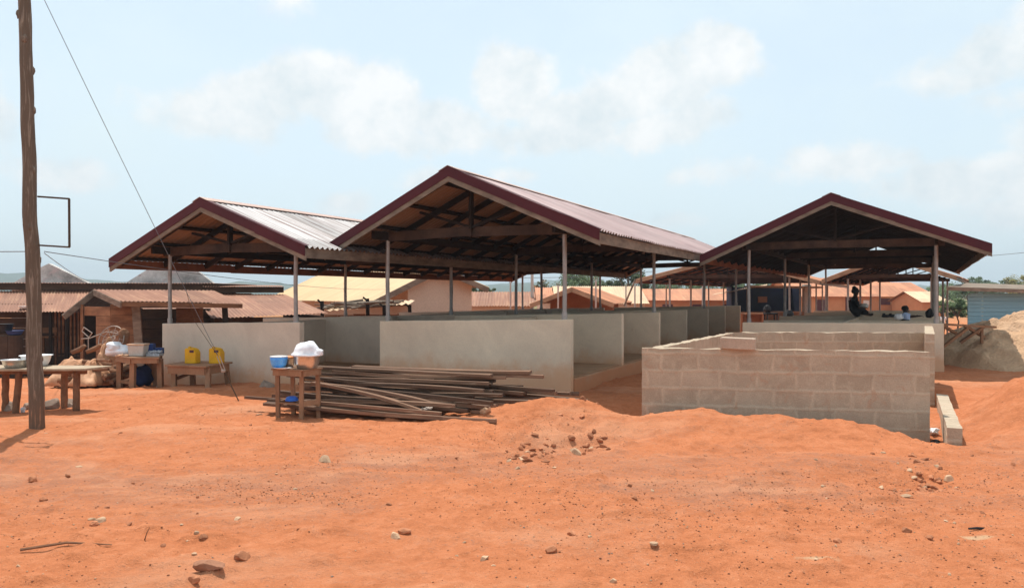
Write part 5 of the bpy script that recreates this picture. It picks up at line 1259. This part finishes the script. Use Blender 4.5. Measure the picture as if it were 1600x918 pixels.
    J = [(q(0, .62), (.13, .1)), (q(0, .85), (.13, .1)), (q(0, 1.0), (.14, .09)), (q(0, 1.1), .06), (q(.02, 1.2), .09), (q(.02, 1.28), .08)]; E = [(i, i+1) for i in range(5)]
    for s in (-1, 1):
        i = len(J); J += [(q(0, 1.03, s*.17), .045), (q(-.02, .82, s*.2), .036), (q(.05, .64, s*.2), .026)]; E += [(2, i), (i, i+1), (i+1, i+2)]; hand(J, E, q(.05, .64, s*.2), i+2, -up, sd*s)
        i = len(J); J += [(q(0, .56, s*.08), .08), (q(.02, .32, s*.085), .055), (q(0, .06, s*.085), .04), (q(.12, .03, s*.085), .03)]; E += [(0, i), (i, i+1), (i+1, i+2), (i+2, i+3)]
    skin_obj('body', J, E, 'skin', c); face(c, q(.02, 1.21), rt)
    JD = [(q(0, .50), (.17, .14)), (q(0, .62), (.16, .125)), (q(0, .85), (.155, .12)), (q(0, 1.0), (.16, .11)), (q(0, 1.07), (.11, .085))]; ED = [(0, 1), (1, 2), (2, 3), (3, 4)]
    for s in (-1, 1): i = len(JD); JD += [(q(0, 1.02, s*.17), .07), (q(-.01, .88, s*.19), .065)]; ED += [(3, i), (i, i+1)]
    skin_obj('shirt', JD, ED, 'white', c)
    mb = MB(); mb.blob(q(.0, 1.27), (.105, .1, .085), 3, .05, 3); mb.build('hair', 'hair', c, smooth=True)
    # dark chair and round pot near the kiosk
    d = 33; e = P(1204, 497, d); r = empty('dark_chair', (e.x, e.y, e.z-.6), 'black chair draped with dark cloth in front of the kiosk', 'chair')
    mb = MB(); mb.box((e.x, e.y, e.z+.2), (.5, .45, .09)); mb.build('seat', 'black', r, bevel=.02)
    mb = MB(); mb.blob((e.x-.15, e.y, e.z+.38), (.16, .16, .16), 4, .25, 3); mb.build('draped_cloth', 'black', r, smooth=True)
    for sx, sy in ((-.2, -.18), (.22, -.18), (-.2, .18), (.22, .18)):
        mb = MB(); mb.tube([(e.x+sx, e.y+sy, e.z+.18), (e.x+sx*1.05, e.y+sy, e.z-.9)], .03, 7); mb.build('leg', 'black', r)
    e = P(1232, 491, 33); mb = MB(); mb.lathe((e.x, e.y, e.z-.28), [(.12, 0), (.2, .08), (.235, .22), (.2, .38), (.15, .42), (.16, .46), (.12, .45), (.002, .45)], 20); o = mb.build('cooking_pot', 'black', smooth=True); tag(o, 'black round pot on a stand near the dark chair', 'pot')
    mb = MB(); mb.box((e.x, e.y, e.z-.28-.55), (.5, .5, 1.08)); tag(mb.build('wooden_stand', 'brownwall', bevel=.01), 'brown wooden stand below the black round pot', 'stand')
    for i, (px, lab) in enumerate(((1180, 'brown wooden bench left of the dark chair by the kiosk'), (1150, 'low brown bench nearest the end of the middle shed'))):
        e = P(px, 490, 34.5); mb = MB(); mb.box((e.x, e.y, e.z), (1.0 if i == 0 else .6, .4, .06)); mb.box((e.x-.3, e.y, e.z-.5), (.08, .35, .93)); mb.box((e.x+.3*(1-i)+.2*i, e.y, e.z-.5), (.08, .35, .93)); mb.box((e.x, e.y+.15, e.z-.3), (.8, .04, .5)); tag(mb.build('bench', 'brownwall'), lab, 'bench')
build_people()

# ------------------------------------------------------------------ trees
def tree(label, px, ytop, d, wpx, leaf='leaf', dens=1., bare=.0, yb=None, seed=0, palm=False, group='trees beyond the roofs'):
    r = random.Random(seed+100); x = X_(px, d); zb = -1.2; zt = Z_(ytop, d); H_ = zt-zb; Rw = wpx/F*d/2
    root = empty('tree', (x, d, zb), label, 'tree', group)
    mb = MB(); mb.tube([(x, d, zb), (x+.1, d, zb+H_*.3), (x-.1, d+.1, zb+H_*.6), (x, d, zb+H_*.85)], [.03*H_, .024*H_, .016*H_, .006*H_], 8)
    tips = []
    for k in range(8):
        a = r.uniform(0, 6.28); h0 = zb+H_*r.uniform(.35, .7); rr_ = Rw*r.uniform(.45, .9)
        tip = Vector((x+math.cos(a)*rr_, d+math.sin(a)*rr_, zb+H_*r.uniform(.55, .92))); tips.append(tip)
        mb.tube([(x, d, h0), (Vector((x, d, h0))+tip)/2+Vector((0, 0, -.02*H_)), tip], [.012*H_, .008*H_, .004*H_], 6)
    mb.build('trunk', 'trunk', root, smooth=True)
    mb = MB(); tips.append(Vector((x, d, zb+H_*.88)))
    cl = []
    for t in tips:
        cl.append((t, Rw*r.uniform(.28, .5)))
        for k in range(3): cl.append((t+Vector((r.gauss(0, .35), r.gauss(0, .35), r.gauss(0, .18)))*Rw, Rw*r.uniform(.15, .32)))
    ls = max(.10, 1.1/F*d)
    for (c, rad) in cl:
        for k in range(int(110*dens)):
            v = Vector((r.gauss(0, 1), r.gauss(0, 1), r.gauss(0, 1))).normalized()*rad*r.random()**.4; v.z *= .7
            p = c+v
            if p.z > zt+.2: continue
            s = ls*r.uniform(.6, 1.5); a_ = Vector((r.gauss(0, 1), r.gauss(0, 1), r.gauss(0, .6))).normalized(); b_ = a_.orthogonal().normalized()
            mb.add([p-a_*s, p+b_*s*.5, p+a_*s, p-b_*s*.5], [(0, 1, 2, 3)])
    mb.build('crown', leaf, root)
specs = [(900, 426, 75, 80, 'leaf', 1.2, 'broad rounded green tree above the open brown shelter'),
         (983, 410, 72, 60, 'leaf', 1.5, 'tall dense dark tree left of the wide low shed'),
         (1018, 437, 80, 70, 'leaf', 1., 'low spreading tree over the pale roof'),
         (945, 443, 110, 50, 'leaf', .8, 'faint low tree between the broad tree and the tall one'),
         (850, 434, 80, 36, 'leaforange', .25, 'sparse tree with orange blossoms beside the distant grey pole'),
         (752, 446, 70, 26, 'leaf', .7, 'small green bush top beside the cream gable roof'),
         (1088, 441, 95, 36, 'leaf', .9, 'green tree behind the left posts of the wide low shed'),
         (1150, 436, 100, 60, 'leaf', 1.1, 'dark tree left of the kiosk roof'),
         (1512, 441, 120, 60, 'leaf', 1., 'leafy tree over the left end of the blue building roof'),
         (1545, 437, 135, 22, 'leaf', .8, 'slim upright tree above the blue building'),
         (1568, 440, 125, 40, 'leaf', .9, 'rounded tree next to the slim upright one'),
         (1600, 430, 90, 52, 'leafy', 1., 'yellowing tree at the right edge above the blue building'),
         (1480, 444, 130, 40, 'leaf', .7, 'faint tree between the right shed eave and the blue building'),
         (1496, 470, 60, 46, 'leaf', 1., 'green bush below the blue building roof edge'),
         (1650, 430, 95, 70, 'leaf', 1., 'full green tree just past the right edge'),
         (1470, 449, 110, 60, 'leaf', .8, 'low green tree behind the small orange house'),
         (932, 439, 90, 50, 'leaf', 1., 'leafy tree between the broad rounded tree and the faint low one'),
         (1062, 436, 88, 54, 'leaf', 1., 'green tree above the right part of the pale roof'),
         (1192, 438, 98, 44, 'leaf', 1., 'green tree peeping over the kiosk roof'),
         (1528, 434, 105, 46, 'leaf', 1.1, 'dense tree just right of the leafy tree over the blue building'),
         (1584, 436, 115, 44, 'leaf', 1., 'green tree just left of the yellowing one'),
         (132, 436, 60, 14, 'leaf', .4, 'scrap of green shrub beside the mouldy gable')]
for i, (px, yt, d, w, lf, dn, lab) in enumerate(specs): tree(lab, px, yt, d, w, lf, dn, seed=i)

# ------------------------------------------------------------------ stones on the ground
def G(px, py):
    d = F*EYE/(py-CY)
    for _ in range(4): d = F*(EYE-gz(X_(px, d), d))/(py-CY)
    return X_(px, d), d
def build_stones():
    rr = random.Random(99)
    named = [(508, 720, 8, 'palestone', 'flat pale brick-like stone on open ground below the stand table'), (631, 832, 8, 'stone', 'dark blocky stone in the middle of the foreground'),
             (617, 839, 7, 'palestone', 'paler stone touching the dark blocky one'), (757, 873, 6, 'palestone', 'small upright pale stone near the bottom middle'),
             (862, 861, 8, 'stone', 'square reddish stone right of the small upright pale one'), (893, 835, 7, 'stone', 'oval reddish stone above the square one'),
             (1418, 830, 7, 'stone', 'round reddish stone in the right foreground'), (1452, 841, 5, 'stone', 'small lumpy stone beside the round reddish one'), (1308, 847, 6, 'stone', 'dark angular stone left of the round reddish one'),
             (325, 894, 19, 'slab', 'large half buried slab at the bottom left'), (303, 908, 8, 'stone', 'knobbly stone against the half buried slab'), (380, 872, 10, 'stone', 'broad flat stone right of the half buried slab'),
             (303, 866, 4, 'palestone', 'small whitish stone above the half buried slab'), (146, 820, 6, 'stone', 'dark stone in the left foreground by a pale one'), (157, 814, 7, 'palestone', 'pale flat stone behind the dark left foreground stone'),
             (51, 751, 7, 'stone', 'dark lump on open ground below the trunk pole'), (68, 781, 6, 'stone', 'reddish lump below the open ground lump'), (1022, 857, 6, 'palestone', 'flat pale stone near the bottom, right of centre'),
             (757, 650, 9, 'palestone', 'pale boulder at the right foot of the plank heap'), (911, 660, 5, 'stone', 'pointed stone on the little earth mound'), (957, 883+26, 5, 'palestone', 'stone at the bottom edge right of the middle'),
             (318, 843, 5, 'stone', 'rounded stone of the pair in the left foreground'), (306, 842, 4, 'palestone', 'smaller paler stone of the pair in the left foreground'), (415, 604, 10, 'greystone', 'grey rock at the foot of the warm plastered wall'),
             (898, 708, 7, 'palestone', 'palest stone of the rubble in the hollow'), (1483, 748, 7, 'palestone', 'pale lump in the rut at the right')]
    for i, (px, py, w, m, lab) in enumerate(named):
        x, y = G(px, min(py, 912)); s = w/F*y*1.05; mb = MB(); mb.rock((x, y, gz(x, y)+s*.25), (s, s*.85, s*(.70 if i != 9 else .34)), i+1)
        tag(mb.build('stone', m), lab, 'stone')
    rubble = []
    for k in range(85):
        t = rr.random(); px = 785+t*165+rr.gauss(0, 10); py = 716-t*30+rr.gauss(0, 9); rubble.append((px, py, rr.uniform(2, 6), 'stone' if rr.random() < .9 else 'palestone', 'lump of rubble in the hollow before the middle shed', 'rubble lumps in the hollow'))
    for k in range(44): rubble.append((rr.gauss(1440, 26), rr.gauss(748, 14), rr.uniform(2, 5.5), 'stone' if rr.random() < .8 else 'palestone', 'lump of rubble in the rut at the right', 'rubble lumps in the rut'))
    for k in range(120):
        py = 640+270*rr.random()**1.3; px = rr.uniform(0, 1600)
        if py < 690 and px > 780: continue
        rubble.append((px, py, rr.uniform(1.6, 4.5)*(.6+.5*(py-600)/300), rr.choice(['stone']*5+['palestone']*2), 'small loose stone scattered on the red earth', 'loose stones on the red earth'))
    protos = []
    for k in range(9):
        mb = MB(); mb.rock((0, 0, 0), (1, .85, .78), k+40, 3)
        for m in ('stone', 'palestone'):
            o = mb.build('stone', m, origin=(0, 0, 0)); protos.append((o, m))
    used = set()
    for i, (px, py, w, m, lab, grp) in enumerate(rubble):
        x, y = G(px, py); s = w/F*y
        c = [j for j, (o, mm) in enumerate(protos) if mm == m]; j = rr.choice(c); src = protos[j][0]
        if j in used:
            o = src.copy(); COL.objects.link(o)
        else: o = src; used.add(j)
        o.location = (x, y, gz(x, y)+s*.12); o.scale = (s*rr.uniform(.8, 1.45), s*rr.uniform(.8, 1.1), s*rr.uniform(.55, 1.05)); o.rotation_euler = (rr.uniform(-.3, .3), rr.uniform(-.3, .3), rr.uniform(0, 6.28)); tag(o, lab, 'stone', grp)
    for j, (o, m) in enumerate(protos):
        if j not in used: bpy.data.objects.remove(o)
    # gravel: uncountable
    mb = MB(); ico = [(0, 0, 1), (.9, 0, .1), (.25, .85, 0), (-.75, .5, .1), (-.7, -.55, 0), (.3, -.85, .1), (0, 0, -.6)]
    fs = [(0, 1, 2), (0, 2, 3), (0, 3, 4), (0, 4, 5), (0, 5, 1), (6, 2, 1), (6, 3, 2), (6, 4, 3), (6, 5, 4), (6, 1, 5)]
    N_ = 26000
    rg = np.random.RandomState(4); d = 3.6+9*rg.rand(N_)**1.25; xx = (rg.rand(N_)-.5)*1.5*d
    keep = (vnoise(xx*.9, d*1.1, 77)*.55+vnoise(xx*3, d*3, 78)*.45) > .45*rg.rand(N_)+.25
    ex = []
    for (px, py, sp, n_) in ((340, 765, .35, 900), (500, 775, .25, 500), (850, 700, .5, 1300), (1440, 748, .45, 1200), (1000, 770, 1.1, 3000), (1300, 790, 1.0, 2500), (560, 660, .8, 400), (600, 720, 1.0, 1800), (300, 640, .8, 300)):
        x, y = G(px, py); ex.append(np.stack([x+rg.randn(n_)*sp, y+rg.randn(n_)*sp*.6], 1))
    pts = np.concatenate([np.stack([xx[keep], d[keep]], 1)]+ex); pts = pts[(pts[:, 1] > 3.4)]
    zz = HT(pts[:, 0], pts[:, 1]); icoA, fA = np.array(ico, float), np.array(fs)
    for m, lo, hi, lab in (('stone', 0, .80, 'fine red gravel strewn over the earth'), ('greystone', .80, .88, 'fine dark gravel strewn over the earth'), ('palestone', .88, 1., 'pale grit strewn over the earth')):
        u = rg.rand(len(pts)); sel = (u >= lo) & (u < hi); q = pts[sel]; n_ = len(q); sz = .0024+.0085*rg.rand(n_)**5; an = rg.rand(n_)*6.28; e = .6+.5*rg.rand(n_)
        P0 = icoA[None]*sz[:, None, None]; co = np.empty((n_, 7, 3)); c_, s_ = np.cos(an)[:, None], np.sin(an)[:, None]
        co[:, :, 0] = q[:, :1]+P0[:, :, 0]*c_-P0[:, :, 1]*s_*e[:, None]; co[:, :, 1] = q[:, 1:]+P0[:, :, 0]*s_+P0[:, :, 1]*c_*e[:, None]; co[:, :, 2] = zz[sel][:, None]+P0[:, :, 2]*.7+sz[:, None]*.2
        fi = (fA[None]+(np.arange(n_)*7)[:, None, None]).reshape(-1, 3)
        me = bpy.data.meshes.new('gravel'); me.vertices.add(n_*7); me.vertices.foreach_set('co', co.ravel()); me.loops.add(fi.size); me.loops.foreach_set('vertex_index', fi.ravel().astype(np.int32))
        me.polygons.add(len(fi)); me.polygons.foreach_set('loop_start', np.arange(0, fi.size, 3, dtype=np.int32)); me.polygons.foreach_set('loop_total', np.full(len(fi), 3, np.int32)); me.update(calc_edges=True); me.materials.append(MAT[m])
        o = bpy.data.objects.new('gravel', me); COL.objects.link(o); o['kind'] = 'stuff'; o['label'] = lab
    # a dry stick and twigs, litter
    x, y = G(32, 863); x2, y2 = G(175, 853); mb = MB(); mb.tube([(x, y, gz(x, y)+.02), ((x+x2)/2, (y+y2)/2, gz((x+x2)/2, (y+y2)/2)+.02), (x2, y2, gz(x2, y2)+.012)], [.010, .009, .004], 6)
    tag(mb.build('dry_stick', 'log'), 'long thin dry stick lying in the left foreground', 'stick')
    x, y = G(226, 843); mb = MB(); mb.tube([(x, y, gz(x, y)), (x+.02, y-.01, gz(x, y)+.05), (x+.035, y, gz(x, y)+.085)], [.004, .003, .002], 5); tag(mb.build('twig', 'log'), 'short upright twig beside the long dry stick', 'twig')
    x, y = G(1527, 827); mb = MB(); mb.tube([(x-.06, y, gz(x, y)+.008), (x, y, gz(x, y)+.012), (x+.06, y+.01, gz(x, y)+.008)], [.007, .010, .007], 6); tag(mb.build('charred_stick', 'black'), 'charred black stick end lying in the right foreground', 'stick')
    for (px, py, m, lab) in ((1462, 690, 'black', 'black plastic scrap in the gap of the block walls'), (1459, 683, 'white', 'white plastic scrap in the gap of the block walls'), (1494, 678, 'paletop', 'pale blue plastic scrap behind the low block wall end'), (1494, 690, 'navy', 'dark rag behind the low block wall end'), (566, 646, 'white', 'white scrap of litter by the stand table foot')):
        x, y = G(px, py); mb = MB(); mb.blob((x, y, gz(x, y)+.03), (.055, .05, .045), px, .4, 2, 2.5); tag(mb.build('plastic_scrap', m), lab, 'litter')
build_stones()

# ------------------------------------------------------------------ air
def build_haze():
    mb = MB(); mb.box((0, 500, 47), (4600, 4400, 106)); m = bpy.data.materials.new('haze'); m.use_nodes = True; nt = m.node_tree
    for n_ in list(nt.nodes):
        if n_.type == 'BSDF_PRINCIPLED': nt.nodes.remove(n_)
    v = nt.nodes.new('ShaderNodeVolumePrincipled'); v.inputs['Color'].default_value = (.74, .86, .95, 1); v.inputs['Density'].default_value = .0006; v.inputs['Anisotropy'].default_value = .0
    nt.links.new(v.outputs[0], nt.nodes['Material Output'].inputs['Volume'])
    o = mb.build('haze', m); o['kind'] = 'stuff'
build_haze()
